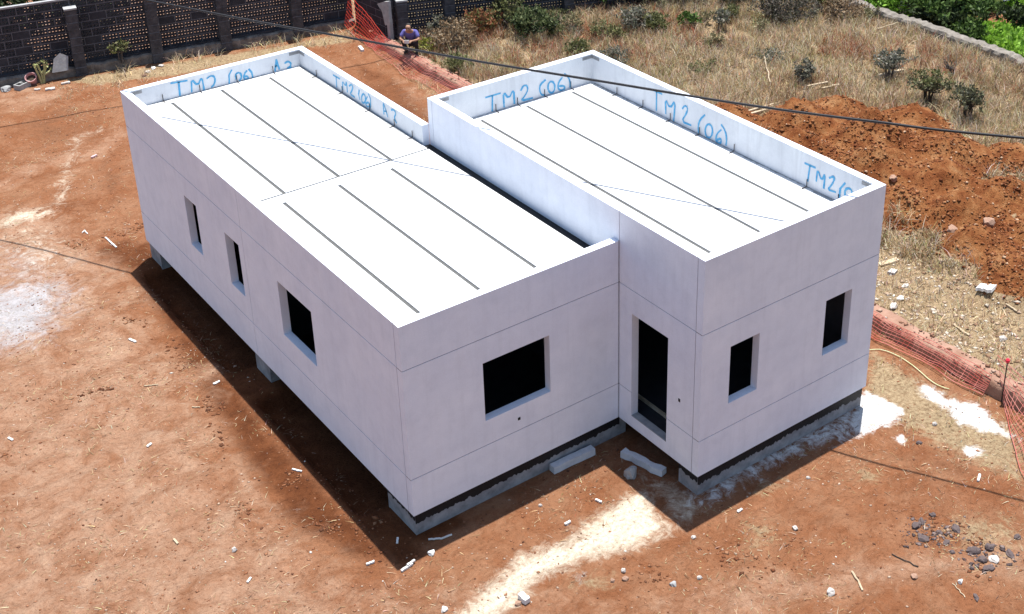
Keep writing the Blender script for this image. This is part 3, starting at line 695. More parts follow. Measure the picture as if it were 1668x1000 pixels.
# ------------------------------------------------------------------ low boundary wall beside the plot
low = None
mb = MB(); k = 330; ya, yb = 20.4, -12.0; prof = []
for i in range(k + 1):
    y = ya + (yb - ya) * i / k
    j = lambda q_, f=1.6: mnoise.noise(Vector((y * f, q_, 7)))
    e0 = .035 * j(1) + .025 * j(2, 5); e1 = .07 * j(3, .9) + .05 * j(4, 4); zt = WALLTOP + .025 * j(5) + .015 * j(6, 6)
    prof.append([(WALLX0 + e0 - .03, y, -.3), (WALLX0 + e0, y, zt * .5), (WALLX0 + e0 + .01, y, zt - .03), (WALLX0 + e0 + .05, y, zt), (WALLX0 + .2, y, zt + .012 * j(8, 5)), (WALLX1 + e1 - .06, y, zt + .01 * j(9, 5)), (WALLX1 + e1, y, zt - .05), (WALLX1 + e1 + .03, y, -.3)])
m_ = 8; mb.add([p for r in prof for p in r], [(i * m_ + q_, i * m_ + q_ + 1, (i + 1) * m_ + q_ + 1, (i + 1) * m_ + q_) for i in range(k) for q_ in range(m_ - 1)])
mb.add(prof[0], [tuple(range(m_))]); mb.add(prof[-1], [tuple(range(m_))[::-1]])
low = mb.build('low_wall', M_EARTHWALL, smooth=True); tag(low, 'long low earth coloured wall between the house plot and the dry field', 'wall')

# far stone wall
A1 = Vector((24.75, 15.5, 0)); A2 = Vector((24.55, -4, 0)); L = (A2 - A1).length; k = 220; prof = []; mb = MB()
for i in range(k + 1):
    p = A1.lerp(A2, i / k); z0 = float(H(p.x, p.y)); s = i * .09
    j = lambda q_, f=2.: mnoise.noise(Vector((s * f, q_, 17)))
    c = p.x + .12 * j(0, .25); zt = z0 + .36 + .07 * j(1) + .06 * j(2, 7)
    prof.append([(c - .28 + .05 * j(3, 5), p.y, z0 - .3), (c - .24 + .05 * j(4, 5), p.y, z0 + .25), (c - .20 + .03 * j(5, 5), p.y, zt - .03), (c - .07, p.y, zt + .05 * j(6, 6)), (c + .08, p.y, zt + .05 * j(7, 6)), (c + .15 + .05 * j(8, 5), p.y, zt - .08), (c + .30, p.y, z0 - 1.2)])
m_ = 7; mb.add([p for r in prof for p in r], [(i * m_ + q_, i * m_ + q_ + 1, (i + 1) * m_ + q_ + 1, (i + 1) * m_ + q_) for i in range(k) for q_ in range(m_ - 1)])
mb.add(prof[0], [tuple(range(m_))]); mb.add(prof[-1], [tuple(range(m_))[::-1]])
tag(mb.build('stone_wall', mottled('pale_field_stone', (.11, .095, .08), (.27, .24, .205), 5, .95, .6, 16, .03)), 'low grey stone wall between the dry field and the green plot', 'wall')

# ------------------------------------------------------------------ orange mesh
def net(name, path, width, nt_, step, mat, label, seed, th=.011, flat=0.):
    """path: list of (near edge point, far edge point); strands along and across"""
    R = random.Random(seed); near = [Vector(a) for a, b in path]; farp = [Vector(b) for a, b in path]
    def samp(P, s):
        acc = [0]
        for a, b in zip(P, P[1:]): acc.append(acc[-1] + (b - a).length)
        d = s * acc[-1]
        for i in range(len(P) - 1):
            if d <= acc[i + 1] + 1e-9: return P[i].lerp(P[i + 1], (d - acc[i]) / max(acc[i + 1] - acc[i], 1e-9))
        return P[-1].copy()
    L = max(sum((b - a).length for a, b in zip(near, near[1:])), sum((b - a).length for a, b in zip(farp, farp[1:])))
    ns = int(L / step); mb = MB(); grid = []
    for i in range(ns + 1):
        s = i / ns; a = samp(near, s); b = samp(farp, s); row = []
        for k in range(nt_ + 1):
            tt = k / nt_
            wob = .10 * mnoise.noise(Vector((s * L * .9, k * .35, seed))); p = a.lerp(b, min(1, max(0, tt + wob)))
            p.z += flat * (.5 + mnoise.noise(Vector((s * L * 1.8, tt * 2.5, seed + 4)))) * .9 + R.uniform(0, .01)
            p.x += .02 * mnoise.noise(Vector((s * L * 4, k, seed + 9)))
            row.append(p)
        grid.append(row)
    for k in range(nt_ + 1): mb.tube([grid[i][k] for i in range(ns + 1)], th * (1.25 if k in (0, nt_) else .85), 3)
    for i in range(0, ns + 1):
        if R.random() < .9: mb.tube(grid[i], th * .6, 3, cap=False)
    o = mb.build(name, mat); tag(o, label, 'safety net'); return o
def zH(x, y, dz=.03): return (x, y, float(H(x, y)) + dz)
pth = []
for y in np.arange(20.6, -3.7, -.5):
    nx_ = 10.50 + .07 * math.sin(y * 1.3) + .05 * math.sin(y * 3.1 + 1) - .30 * float(sstep(6, 12, y)) * (1 - .6 * float(sstep(17, 19, y)))
    pth.append((zH(nx_, y), (10.80 + .05 * math.sin(y * 2.1) + (.1 if y > 10 else 0), y, WALLTOP + .03)))
net('safety_net', pth, 1, 9, .11, M_NET, 'faded orange safety mesh draped along the house side of the low wall', 3, .0068, .07)
net('safety_net', [((10.72, 22.35, .22), (10.98, 22.35, 1.22)), ((10.62, 21.5, .12), (10.95, 21.5, 1.02)), ((10.55, 20.6, .10), (10.9, 20.6, .72)), ((10.5, 19.9, .06), (10.85, 19.7, .42))], 1, 9, .10, M_NETHOT, 'bright orange mesh standing upright in the corner of the dark walls', 8, .0095, .03)
a0 = g(1634, 655); a1 = g(1648, 720); a2 = g(1662, 770); a3 = g(1690, 830)
net('safety_net', [(zH(*a0[:2]), (10.85, -3.4, WALLTOP + .5)), (zH(*a1[:2]), (10.95, -4.3, WALLTOP + .05)), (zH(*a2[:2]), (10.9, -5.3, WALLTOP + .05)), (zH(*a3[:2]), (10.9, -6.6, WALLTOP + .04))], 1, 9, .11, M_NET, 'orange mesh fanning out from the red capped stake at the right edge', 12, .0075, .05)
st = empty('marker_stake', (*g(1631, 655)[:2], 0)); tag(st, 'thin rebar stake with a red cap holding the mesh by the low wall', 'stake')
mb = MB(); mb.tube([(0, 0, -.2), (.03, .02, .95)], .012, 6); mb.build('rod', M_REBAR, st)
mb = MB(); mb.tube([(.03, .02, .92), (.031, .02, .94), (.032, .021, .98), (.032, .021, 1.01)], [.022, .042, .042, .02], 8); mb.build('cap', M_RED, st)
p = g(748, 142); mb = MB(); mb.tube([(0, 0, -.1), (.01, .01, .62)], .011, 6)
o = mb.build('marker_stake', M_REBAR, loc=(p[0], p[1], p[2])); tag(o, 'bare rebar stake standing in the mesh next to the tall box', 'stake')

#INSERT2
# ------------------------------------------------------------------ grasses, litter, grit
def in_view(P, m=120):
    c = (P - CAM) @ ROT.T; u = FPX * c[:, 0] / c[:, 2] + PU; v = FPX * c[:, 1] / c[:, 2] + PV
    return (u > -m) & (u < 1668 + m) & (v > -m - 60) & (v < 1000 + m)
def pixs(P):
    c = (P - CAM) @ ROT.T; return FPX * c[:, 0] / c[:, 2] + PU, FPX * c[:, 1] / c[:, 2] + PV
def blades(R, L, W, lean, colr, droop=.6):
    n = len(R); th = RNG.random(n) * 2 * np.pi; ph = RNG.random(n) * 2 * np.pi
    d = np.stack([np.cos(th), np.sin(th), 0 * th], -1); s = np.stack([np.cos(ph), np.sin(ph), 0 * ph], -1) * W[:, None] * .5
    z = np.array([0, 0, 1.]); up = np.sqrt(np.clip(1 - lean ** 2, .0, 1))
    mid = R + d * (lean * L * .4)[:, None] + z * (L * .6 * up)[:, None]
    tip = R + d * (lean * L)[:, None] + z * (L * up * (1 - droop * lean * .4))[:, None]
    v = np.stack([R - s, R + s, mid - s * .8, mid + s * .8, tip], 1).reshape(-1, 3)
    b = np.arange(n)[:, None] * 5
    f = np.concatenate([b + np.array([0, 1, 3]), b + np.array([0, 3, 2]), b + np.array([2, 3, 4])], 1).reshape(-1, 3)
    c = np.repeat(colr[:, None, :], 5, 1); c = c * np.array([.75, .75, 1, 1, 1.1])[None, :, None] if False else c
    return v, f, c.reshape(-1, 3)
PAL = 1.08 * np.array([(.54, .42, .26), (.49, .42, .32), (.38, .26, .15), (.36, .115, .06), (.27, .26, .10), (.12, .08, .05), (.64, .52, .32), (.28, .17, .10)])
def pick(probs, n):
    c = PAL[RNG.choice(len(PAL), n, p=np.array(probs) / sum(probs))]
    return c * (.75 + .5 * RNG.random((n, 1))) * (1 + .08 * RNG.standard_normal((n, 3)))
def world_blob(P, u, v, ru):
    c = g(u, v); return np.clip(1.3 - np.hypot(P[:, 0] - c[0], P[:, 1] - c[1]) / ru, 0, 1)
parts_ = []
n = 15000
C = np.stack([11.25 + RNG.random(n) * 16.5, -7 + RNG.random(n) * 27, np.zeros(n)], -1)
C[:, 2] = H(C[:, 0], C[:, 1])
wall_y = 20.1 - (C[:, 0] - 11.36) * .311
keep = in_view(C) & (C[:, 0] < 24.5 + .0 * C[:, 1]) & (C[:, 1] < wall_y + 6 * (C[:, 0] > 19.5)) & (mound(C[:, 0], C[:, 1]) < .12)
# bare gaps in the sward
keep &= (fbm(C[:, 0] * .8, C[:, 1] * .8, 3) > -.34 + .25 * RNG.random(n) - .2)
C = C[keep]
pu, pv = pixs(C)
rub = (pu > 1405) & (pv > 430) | ((C[:, 0] < 13.2) & (C[:, 1] < 1.5))
redm = np.max([world_blob(C, *a) for a in ((1475, 98, 1.4), (1500, 100, 1.0), (1385, 85, 1.1), (755, 70, 1.2), (795, 62, 1.3), (705, 95, .7), (1085, 45, 1.2), (1035, 95, .8), (880, 95, 1.0), (950, 60, 1.0), (1160, 70, 1.), (1540, 118, 1.2))], 0)
olv = np.max([world_blob(C, *a) for a in ((1000, 120, 1.2), (1060, 130, 1.0), (700, 80, .6), (1250, 30, 1.6), (1100, 40, 1.3), (930, 70, 1.), (1560, 145, .5), (1310, 100, 1.0), (840, 110, .8))], 0)
big = fbm(C[:, 0] * .45 + 40, C[:, 1] * .45, 3)
for typ, pr, per, l0, l1 in (('straw', [4.2, 4, 3, .12, 1.3, 1.0, .9, 1.2], 26, .22, .50), ('brown', [1.6, 2, 4, .35, 1.2, 1.9, .2, 2.5], 24, .22, .48), ('red', [1., 1, 2, 4, .3, 1, .2, 1.5], 26, .25, .55), ('olive', [1.4, 1.4, 1.5, .2, 3.4, .8, .4, .6], 26, .18, .42), ('rub', [4, 4, 2, .1, .15, .6, 2, 1], 12, .07, .22)):
    rr = RNG.random(len(C))
    isred = rr < redm * .62; isol = ~isred & (RNG.random(len(C)) < olv * .8)
    sel = {'red': isred & ~rub, 'olive': isol & ~rub, 'rub': rub, 'brown': ~isred & ~isol & ~rub & (big < -.10), 'straw': ~isred & ~isol & ~rub & (big >= -.10)}[typ]
    c = C[sel]
    if not len(c): continue
    k = RNG.integers(per // 2, per * 3 // 2, len(c)); R = np.repeat(c, k, 0); m = len(R); sz = np.repeat(.7 + .7 * RNG.random(len(c)), k)
    R = R + np.stack([RNG.normal(0, .085, m), RNG.normal(0, .085, m), np.zeros(m)], -1); R[:, 2] = H(R[:, 0], R[:, 1]) - .01
    L_ = (l0 + (l1 - l0) * RNG.random(m)) * sz
    parts_.append(blades(R, L_, .008 + .011 * RNG.random(m), .25 + .72 * RNG.random(m) ** 1.2, pick(pr, m)))
def join(parts):
    vs, fs, cs = [], [], []; o = 0
    for v, f, c in parts: vs.append(v); fs.append(f + o); cs.append(c); o += len(v)
    return np.concatenate(vs), np.concatenate(fs), np.clip(np.concatenate(cs), .01, .9)
o = tri_mesh('dry_grass', *join(parts_)[:2], M_GRASS, join(parts_)[2]); tag(o, 'dry straw coloured grass covering the field beyond the low wall', 'grass', kind='stuff')

def patch(polys, dens, l0, l1, pr, per=14, spread=.07, wd=.012):
    """tufts inside a pixel polygon, on the ground"""
    out = []
    for P in polys:
        W = np.array(G2(P)); lo = W.min(0); hi = W.max(0); n = int((hi - lo).prod() * dens)
        q_ = lo + RNG.random((n, 2)) * (hi - lo); q_ = q_[poly_sd(q_[:, 0], q_[:, 1], W) > -.06 * RNG.random(n)]
        q_ = q_[fbm(q_[:, 0] * 1.3 + 9, q_[:, 1] * 1.3, 3) > -.25 + .3 * RNG.random(len(q_))]
        k = RNG.integers(max(1, per // 2), per * 3 // 2, len(q_)); R = np.repeat(q_, k, 0); m = len(R)
        if not m: continue
        R = R + RNG.normal(0, spread, (m, 2)); R = np.concatenate([R, H(R[:, 0], R[:, 1])[:, None] - .005], 1)
        out.append(blades(R, l0 + (l1 - l0) * RNG.random(m), wd * (.5 + RNG.random(m)), .3 + .68 * RNG.random(m), pick(pr, m)))
    return out
GOLD = [4, 1.5, 1.2, .1, .1, .2, 5, .4]
v, f, c = join(patch([[(150, 125), (260, 100), (330, 88), (330, 100), (260, 122), (180, 140)], [(330, 92), (420, 72), (500, 62), (575, 50), (585, 66), (480, 76), (380, 96)]], 9, .18, .5, GOLD) + patch([[(90, 140), (240, 112), (420, 84), (560, 60), (560, 75), (420, 100), (240, 140), (100, 165)]], 10, .06, .2, GOLD, 8))
tag(tri_mesh('dry_grass', v, f, M_GRASS, c), 'golden dry grass along the foot of the long pierced wall', 'grass', kind='stuff')
v, f, c = join(patch([[(1425, 350), (1470, 350), (1530, 400), (1590, 450), (1560, 462), (1480, 420), (1430, 400)]], 22, .2, .5, [4, 4, 2.5, 0, 1.4, .9, .8, .8], 22, .1))
tag(tri_mesh('dry_grass', v, f, M_GRASS, c), 'taller pale grass bank between the earth heaps and the rubble', 'grass', kind='stuff')
v, f, c = join(patch([[(1418, 545), (1460, 560), (1540, 610), (1620, 660), (1660, 720), (1600, 690), (1540, 650), (1470, 620), (1415, 590)]], 16, .08, .25, [3, 2, 1.5, 0, .9, .4, 2, .5], 12) +
               patch([[(1410, 600), (1480, 640), (1560, 690), (1668, 760), (1640, 790), (1540, 760), (1470, 720), (1440, 660)]], 9, .05, .18, GOLD, 9) + patch([[(640, 100), (700, 130), (790, 220), (745, 205), (670, 140)]], 14, .08, .28, GOLD, 12) +
               patch([[(580, 70), (640, 95), (660, 120), (600, 85)]], 10, .06, .2, GOLD, 8) + patch([[(1560, 820), (1680, 840), (1680, 930), (1600, 900), (1540, 870)], [(1385, 755), (1440, 765), (1440, 800), (1400, 795)], [(1205, 850), (1260, 845), (1275, 880), (1225, 900)], [(1310, 860), (1420, 850), (1430, 890), (1330, 900)]], 10, .04, .14, GOLD, 8, .09, .008))
tag(tri_mesh('dry_grass', v, f, M_GRASS, c), 'sparse straw and weeds between the house and the orange mesh', 'grass', kind='stuff')

# loose straw lying on the yard
def yard(n, lo=(-7.5, -9.5), hi=(10.7, 24)):
    q_ = np.array(lo) + RNG.random((n, 2)) * (np.array(hi) - np.array(lo)); P = np.concatenate([q_, H(q_[:, 0], q_[:, 1])[:, None]], 1)
    inside = ((q_[:, 0] > -.05) & (q_[:, 0] < W1 + .1) & (q_[:, 1] > -.05) & (q_[:, 1] < L1 + .05)) | ((q_[:, 0] > W1 - .05) & (q_[:, 0] < X2 + .05) & (q_[:, 1] > -S - .05) & (q_[:, 1] < L2 + .05))
    return P[in_view(P) & ~inside]
P = yard(120000); dn = fbm(P[:, 0] * .9 + 3, P[:, 1] * .9 + 8, 5); P = P[RNG.random(len(P)) < np.clip(.22 + 1.5 * dn, .03, .95)]; P[:, 2] += .006; m = len(P)
v, f, c = blades(P, .035 + .15 * RNG.random(m) ** 2.4, .005 + .009 * RNG.random(m), .96 + .039 * RNG.random(m), pick([3, 1.5, 4, .2, .1, 1.6, 1.6, 2.5], m) * .85)
tag(tri_mesh('straw_litter', v, f, M_GRASS, c), 'short bits of straw scattered over the earth yard', 'straw', kind='stuff')
def grit(P, r, colr, flat=.6):
    n = len(P); base = np.array([(1, 0, 0), (0, 1, 0), (-1, 0, 0), (0, -1, 0), (0, 0, 1), (0, 0, -.5)], float)
    a = RNG.random(n) * 6.283; ca, sa_ = np.cos(a), np.sin(a)
    b = np.repeat(base[None], n, 0) * (.6 + .8 * RNG.random((n, 6, 1))); b[:, :, 2] *= flat; b[:, :, 0] *= (.7 + .9 * RNG.random(n))[:, None]
    x = b[:, :, 0] * ca[:, None] - b[:, :, 1] * sa_[:, None]; y = b[:, :, 0] * sa_[:, None] + b[:, :, 1] * ca[:, None]
    v = np.stack([x, y, b[:, :, 2]], -1) * r[:, None, None] + P[:, None, :]
    F = np.array([(0, 1, 4), (1, 2, 4), (2, 3, 4), (3, 0, 4), (1, 0, 5), (2, 1, 5), (3, 2, 5), (0, 3, 5)])
    f = (np.arange(n)[:, None, None] * 6 + F[None]).reshape(-1, 3)
    return v.reshape(-1, 3), f, np.repeat(colr[:, None], 6, 1).reshape(-1, 3)
EARTH = np.array([(.30, .14, .075), (.22, .085, .04), (.42, .30, .22), (.12, .05, .028), (.60, .55, .48)])
P = yard(70000); P = P[RNG.random(len(P)) < np.clip(.35 + .9 * fbm(P[:, 0] * .9, P[:, 1] * .9 + 31, 4), .06, .9)]; m = len(P)
v, f, c = grit(P, .006 + .024 * RNG.random(m) ** 3.5, EARTH[RNG.choice(5, m, p=[.35, .27, .22, .145, .015])] * (.8 + .4 * RNG.random((m, 1))))
tag(tri_mesh('gravel', v, f, M_GRIT, c), 'small pebbles and crumbs of earth strewn over the yard', 'gravel', kind='stuff')
n = 60000; q_ = np.stack([12 + RNG.random(n) * 9, -3 + RNG.random(n) * 14], -1); mm = mound(q_[:, 0], q_[:, 1]); q_ = q_[(mm > .1) & (RNG.random(n) < .62 * (.4 + 1.2 * (fbm(q_[:, 0] * 1.1, q_[:, 1] * 1.1 + 4, 4) > 0)))]
P = np.concatenate([q_, H(q_[:, 0], q_[:, 1])[:, None]], 1); P = P[in_view(P)]; m = len(P)
v, f, c = grit(P, .010 + .045 * RNG.random(m) ** 4, np.array([(.18, .062, .023), (.12, .036, .013), (.27, .13, .06), (.42, .28, .18), (.23, .092, .036)])[RNG.choice(5, m, p=[.36, .18, .16, .04, .26])] * (.8 + .4 * RNG.random((m, 1))), .8)
tag(tri_mesh('earth_clods', v, f, M_GRIT, c), 'clods and stones covering the red earth heaps', 'clods', kind='stuff')
cl_pts = []
for ln_, k, sp in [(l_, k_ // 2, s_ * 1.25) for l_, k_, s_ in (([(128, 648), (150, 638), (185, 632)], 90, .05), ([(332, 655), (350, 668), (366, 664)], 110, .07), ([(205, 518), (215, 524), (250, 522)], 70, .06), ([(275, 555), (290, 570), (300, 590), (312, 600)], 140, .10), ([(465, 780), (485, 785)], 90, .10), ([(520, 850), (540, 862), (552, 850)], 100, .09),
                   ([(352, 690), (358, 715), (365, 735)], 70, .06), ([(118, 395), (140, 400)], 60, .10), ([(170, 390), (215, 372), (228, 368)], 120, .07), ([(385, 820), (395, 840)], 60, .08), ([(1150, 905), (1250, 925)], 140, .2), ([(1040, 930), (1080, 945)], 80, .12), ([(1500, 860), (1560, 875), (1620, 910)], 300, .22), ([(0, 735), (15, 745)], 40, .05), ([(570, 850), (600, 870), (640, 905)], 120, .15), ([(1290, 870), (1300, 900)], 60, .12))]:
    W = np.array(G2(ln_)); tt = RNG.random(k) * (len(W) - 1); i0 = np.minimum(tt.astype(int), len(W) - 2); fr = (tt - i0)[:, None]
    q_ = W[i0] * (1 - fr) + W[i0 + 1] * fr + RNG.normal(0, sp, (k, 2)); cl_pts.append(np.concatenate([q_, H(q_[:, 0], q_[:, 1])[:, None]], 1))
P = np.concatenate(cl_pts); m = len(P); v, f, c = grit(P, .012 + .035 * RNG.random(m) ** 2.5, np.array([(.14, .050, .022), (.20, .08, .036), (.28, .14, .075), (.09, .035, .017)])[RNG.choice(4, m, p=[.35, .3, .15, .2])])
tag(tri_mesh('earth_clods', v, f, M_GRIT, c), 'broken dark clods in scuffed streaks across the yard', 'clods', kind='stuff')
P0 = np.array([g(u, v) for u, v in ((1495, 858), (1505, 878), (1541, 880), (1560, 865), (1588, 900), (1612, 900), (1605, 922), (1640, 905), (1520, 868))]); P = np.repeat(P0, 34, 0); m = len(P); P[:, :2] += RNG.normal(0, .16, (m, 2)); P[:, 2] = H(P[:, 0], P[:, 1])
v, f, c = grit(P, .010 + .04 * RNG.random(m) ** 2.5, np.array([(.07, .05, .048), (.14, .105, .10), (.20, .15, .135), (.30, .20, .14)])[RNG.choice(4, m, p=[.35, .35, .2, .1])])
tag(tri_mesh('rubble', v, f, M_GRIT, c), 'dark stone crumbs around the basalt rubble at lower right', 'rubble', kind='stuff')
yy = RNG.random(900) * 26 - 5; P = np.stack([WALLX0 + RNG.random(900) * .55, yy, 0 * yy + WALLTOP], -1); P[:, 2] = np.where(P[:, 0] > WALLX1, H(P[:, 0], P[:, 1]) + .04, WALLTOP + .01); m = 900
v, f, c = grit(P, .012 + .055 * RNG.random(m) ** 3, np.array([(.26, .14, .09), (.38, .26, .19), (.18, .09, .055), (.48, .42, .36)])[RNG.choice(4, m, p=[.4, .3, .2, .1])])
tag(tri_mesh('rubble', v, f, M_GRIT, c), 'earth crumbs and stone chips along the top of the low wall', 'rubble', kind='stuff')
n = 4200; q_ = np.stack([11.2 + RNG.random(n) * 3.4, -7 + RNG.random(n) * 9], -1); P = np.concatenate([q_, H(q_[:, 0], q_[:, 1])[:, None]], 1); P = P[in_view(P) & (mound(P[:, 0], P[:, 1]) < .15)]; m = len(P)
v, f, c = grit(P, .012 + .06 * RNG.random(m) ** 4, np.array([(.48, .41, .33), (.36, .26, .18), (.62, .58, .52), (.22, .13, .08)])[RNG.choice(4, m, p=[.33, .36, .05, .26])])
tag(tri_mesh('rubble', v, f, M_GRIT, c), 'pale rubble crumbs lying in the dry grass by the low wall', 'rubble', kind='stuff')

# ------------------------------------------------------------------ shrubs
def leaves(tips, per, size, spread, pal, upb=.4, narrow=.28):
    T = np.repeat(np.array(tips), per, 0); m = len(T); d = RNG.standard_normal((m, 3)); d[:, 2] += upb; d /= np.linalg.norm(d, axis=1)[:, None]
    sd_ = np.cross(d, RNG.standard_normal((m, 3))); sd_ /= np.linalg.norm(sd_, axis=1)[:, None]
    L_ = (size * (.6 + .8 * RNG.random(m)))[:, None]; b = T + RNG.normal(0, spread, (m, 3)); mid = b + d * L_ * .5
    v = np.stack([b, mid - sd_ * L_ * narrow, mid + sd_ * L_ * narrow, b + d * L_], 1).reshape(-1, 3)
    f = (np.arange(m)[:, None, None] * 4 + np.array([(0, 1, 2), (1, 3, 2)])[None]).reshape(-1, 3)
    pal = np.array(pal); c = pal[RNG.choice(len(pal), m)] * (.7 + .6 * RNG.random((m, 1)))
    return v, f, np.repeat(c[:, None], 4, 1).reshape(-1, 3)
GREEN = [(.07, .12, .025), (.10, .16, .04), (.045, .08, .02)]; GREY = [(.17, .17, .13), (.11, .12, .075), (.24, .22, .18)]; OLIVE = [(.13, .14, .05), (.09, .10, .04), (.20, .19, .09)]
DARK = [(.03, .045, .015), (.05, .07, .025), (.02, .03, .012)]; DRY = [(.24, .16, .09), (.17, .11, .06), (.30, .23, .15)]; REDG = [(.22, .08, .04), (.12, .12, .04), (.28, .13, .06)]; BRIGHT = [(.15, .30, .03), (.21, .38, .05), (.09, .19, .02)]; YEL = [(.30, .30, .06), (.20, .22, .05)]
def shrub(name, label, cat, u, v, h, r, pal, seed, nst=4, tufts=60, per=14, leaf=.09, flat=.55, trunk=.35, top=None, group=None, pos=None, lean=(0, 0), bark=None, narrow=.25, dz=0):
    R = random.Random(seed); base = Vector(pos if pos is not None else g(u, v)); base.z += dz
    root = empty(name, base); tag(root, label, cat, group); st = MB(); tips = []
    cz = h * (trunk + (1 - trunk) * .45); rz = h * (1 - trunk) * .62
    for k in range(nst):
        a = 6.283 * (k + R.random() * .7) / nst; b0 = Vector((math.cos(a) * .05, math.sin(a) * .05, -.1))
        fk = Vector((math.cos(a) * r * .25 + lean[0] * .4, math.sin(a) * r * .25 + lean[1] * .4, h * trunk * R.uniform(.8, 1.2) + .03))
        st.tube([b0, b0.lerp(fk, .5) + Vector((R.uniform(-.04, .04), R.uniform(-.04, .04), 0)), fk], [.035 * h + .01, .028 * h + .008, .02 * h + .007], 6)
        for j in range(max(2, tufts // nst)):
            t_ = R.random() * 6.283; rr = math.sqrt(R.random()); zz = R.uniform(-.35, 1)
            wob = (1 + .35 * (R.random() < .18)) * (1 + .5 * mnoise.noise(Vector((math.cos(t_) * 1.7, math.sin(t_) * 1.7, seed * 3.3))))
            tip = Vector((math.cos(t_) * r * rr * wob + lean[0], math.sin(t_) * r * rr * wob + lean[1], cz + rz * zz * math.sqrt(max(.05, 1 - rr * rr * .8)) * (1 + .25 * mnoise.noise(Vector((tip_n := j * .7, seed, 2))))))
            if tip.z < .04: tip.z = .05
            if j % 2 == 0 or tufts < 40:
                mid = fk.lerp(tip, .5) + Vector((R.uniform(-.05, .05), R.uniform(-.05, .05), -.04 * h)); st.tube([fk, mid, tip], [.012 * h + .005, .008 * h + .004, .004], 4, cap=False)
            tips.append(tip)
    st.build('stems', bark or M_BARK, root)
    if per:
        vv, ff, cc = leaves([tuple(t_) for t_ in tips], per, leaf, .05 * (r + .3), pal, .5, narrow)
        if top:
            hz = vv[:, 2]; k = (hz > cz + rz * .45)[:, None]; tc = np.array(top)[RNG.choice(len(top), len(vv) // 4)]; cc = np.where(k, np.repeat(tc, 4, 0) * 1.0, cc)
        tri_mesh('foliage', vv, ff, M_LEAF, np.clip(cc, .005, .8), root)
    return root
gsh = 'umbrella shaped succulent shrubs in the dry field'
shrub('shrub', 'large dark leafy shrub with bright green crown near the back block wall', 'shrub', 866, 62, .85, .72, DARK, 1, 5, 110, 20, .11, trunk=.2, top=[(.10, .13, .05), (.14, .16, .07), (.06, .08, .03)])
shrub('shrub', 'small olive bush just behind the back corner of the tall box', 'shrub', 942, 92, .5, .34, OLIVE, 2, 4, 50, 14, .10, trunk=.15)
shrub('shrub', 'grey twiggy bush touching the tall box corner on its right', 'shrub', 1003, 108, .55, .45, GREY, 3, 5, 70, 12, .07, trunk=.1)
shrub('shrub', 'rounded grey bush beside a greener one near the field top', 'shrub', 1036, 52, .75, .48, GREY, 4, 5, 80, 14, .09, trunk=.1)
shrub('shrub', 'grey green bush right of the rounded grey bush', 'shrub', 1068, 54, .65, .34, OLIVE, 5, 4, 60, 14, .10, trunk=.15)
shrub('shrub', 'small green weed with broad leaves on a leaning stem', 'shrub', 1130, 52, .6, .28, GREEN, 6, 2, 24, 12, .12, trunk=.5, lean=(-.12, .1))
shrub('shrub', 'slim grey weed standing upright in the upper field', 'shrub', 1174, 50, .7, .26, GREY, 7, 3, 36, 12, .09, trunk=.3)
shrub('shrub', 'dark leaning clump of grey stems left of the poles', 'shrub', 1300, 140, .7, .26, [(.13, .13, .095), (.08, .08, .06), (.22, .20, .16)], 8, 5, 50, 12, .09, trunk=.2, lean=(.22, .0))
shrub('shrub', 'umbrella shrub on a short trunk with a pale plank at its foot', 'shrub', 1447, 131, .85, .44, [(.17, .17, .125), (.11, .115, .08), (.26, .24, .20)], 9, 4, 70, 16, .09, trunk=.45, group=gsh)
shrub('shrub', 'green topped umbrella shrub on two dark trunks', 'shrub', 1510, 172, .98, .5, [(.11, .12, .055), (.07, .075, .04), (.17, .16, .10)], 10, 5, 80, 15, .09, trunk=.45, group=gsh, top=OLIVE, bark=M_DARKTWIG)
shrub('shrub', 'darker umbrella shrub standing nearest to the earth heaps', 'shrub', 1575, 198, .92, .44, [(.10, .10, .06), (.15, .15, .08), (.06, .06, .04)], 11, 5, 66, 15, .09, trunk=.45, group=gsh, bark=M_DARKTWIG)
shrub('shrub', 'bare dead shrub with thin forked twigs in the reddish grass', 'shrub', 1548, 128, .8, .3, GREY, 12, 3, 22, 0, trunk=.3)
shrub('shrub', 'dry reddish brown bush with tall stalks beyond the person', 'shrub', 738, 84, .95, .75, DRY, 13, 6, 110, 14, .10, trunk=.1)
shrub('shrub', 'greyish weed bush leaning against the back wall pillar', 'shrub', 720, 66, .8, .4, GREY, 14, 4, 50, 12, .10, trunk=.1)
shrub('shrub', 'red and green bush under the dark block wall', 'shrub', 782, 60, .85, .62, REDG, 15, 5, 110, 14, .10, trunk=.1)
shrub('shrub', 'dark green creeper bush climbing the dark block wall', 'shrub', 828, 46, 1.1, .45, OLIVE, 16, 4, 80, 12, .11, trunk=.15)
shrub('shrub', 'yellow green weed right behind the low wall by the person', 'shrub', 697, 86, .42, .36, YEL, 17, 4, 60, 14, .08, trunk=.05)
shrub('shrub', 'green and brown weeds behind the low wall under the cable', 'shrub', 745, 118, .5, .42, OLIVE, 18, 5, 70, 14, .09, trunk=.05)
shrub('shrub', 'broad dark thicket at the top edge of the dry field', 'shrub', 1275, 36, .9, 1.0, [(.08, .065, .05), (.13, .11, .09), (.05, .05, .03)], 19, 7, 150, 14, .10, trunk=.08)
shrub('shrub', 'brownish bush under the green plot corner', 'shrub', 1370, 34, .8, .7, DRY, 20, 5, 100, 12, .10, trunk=.1)
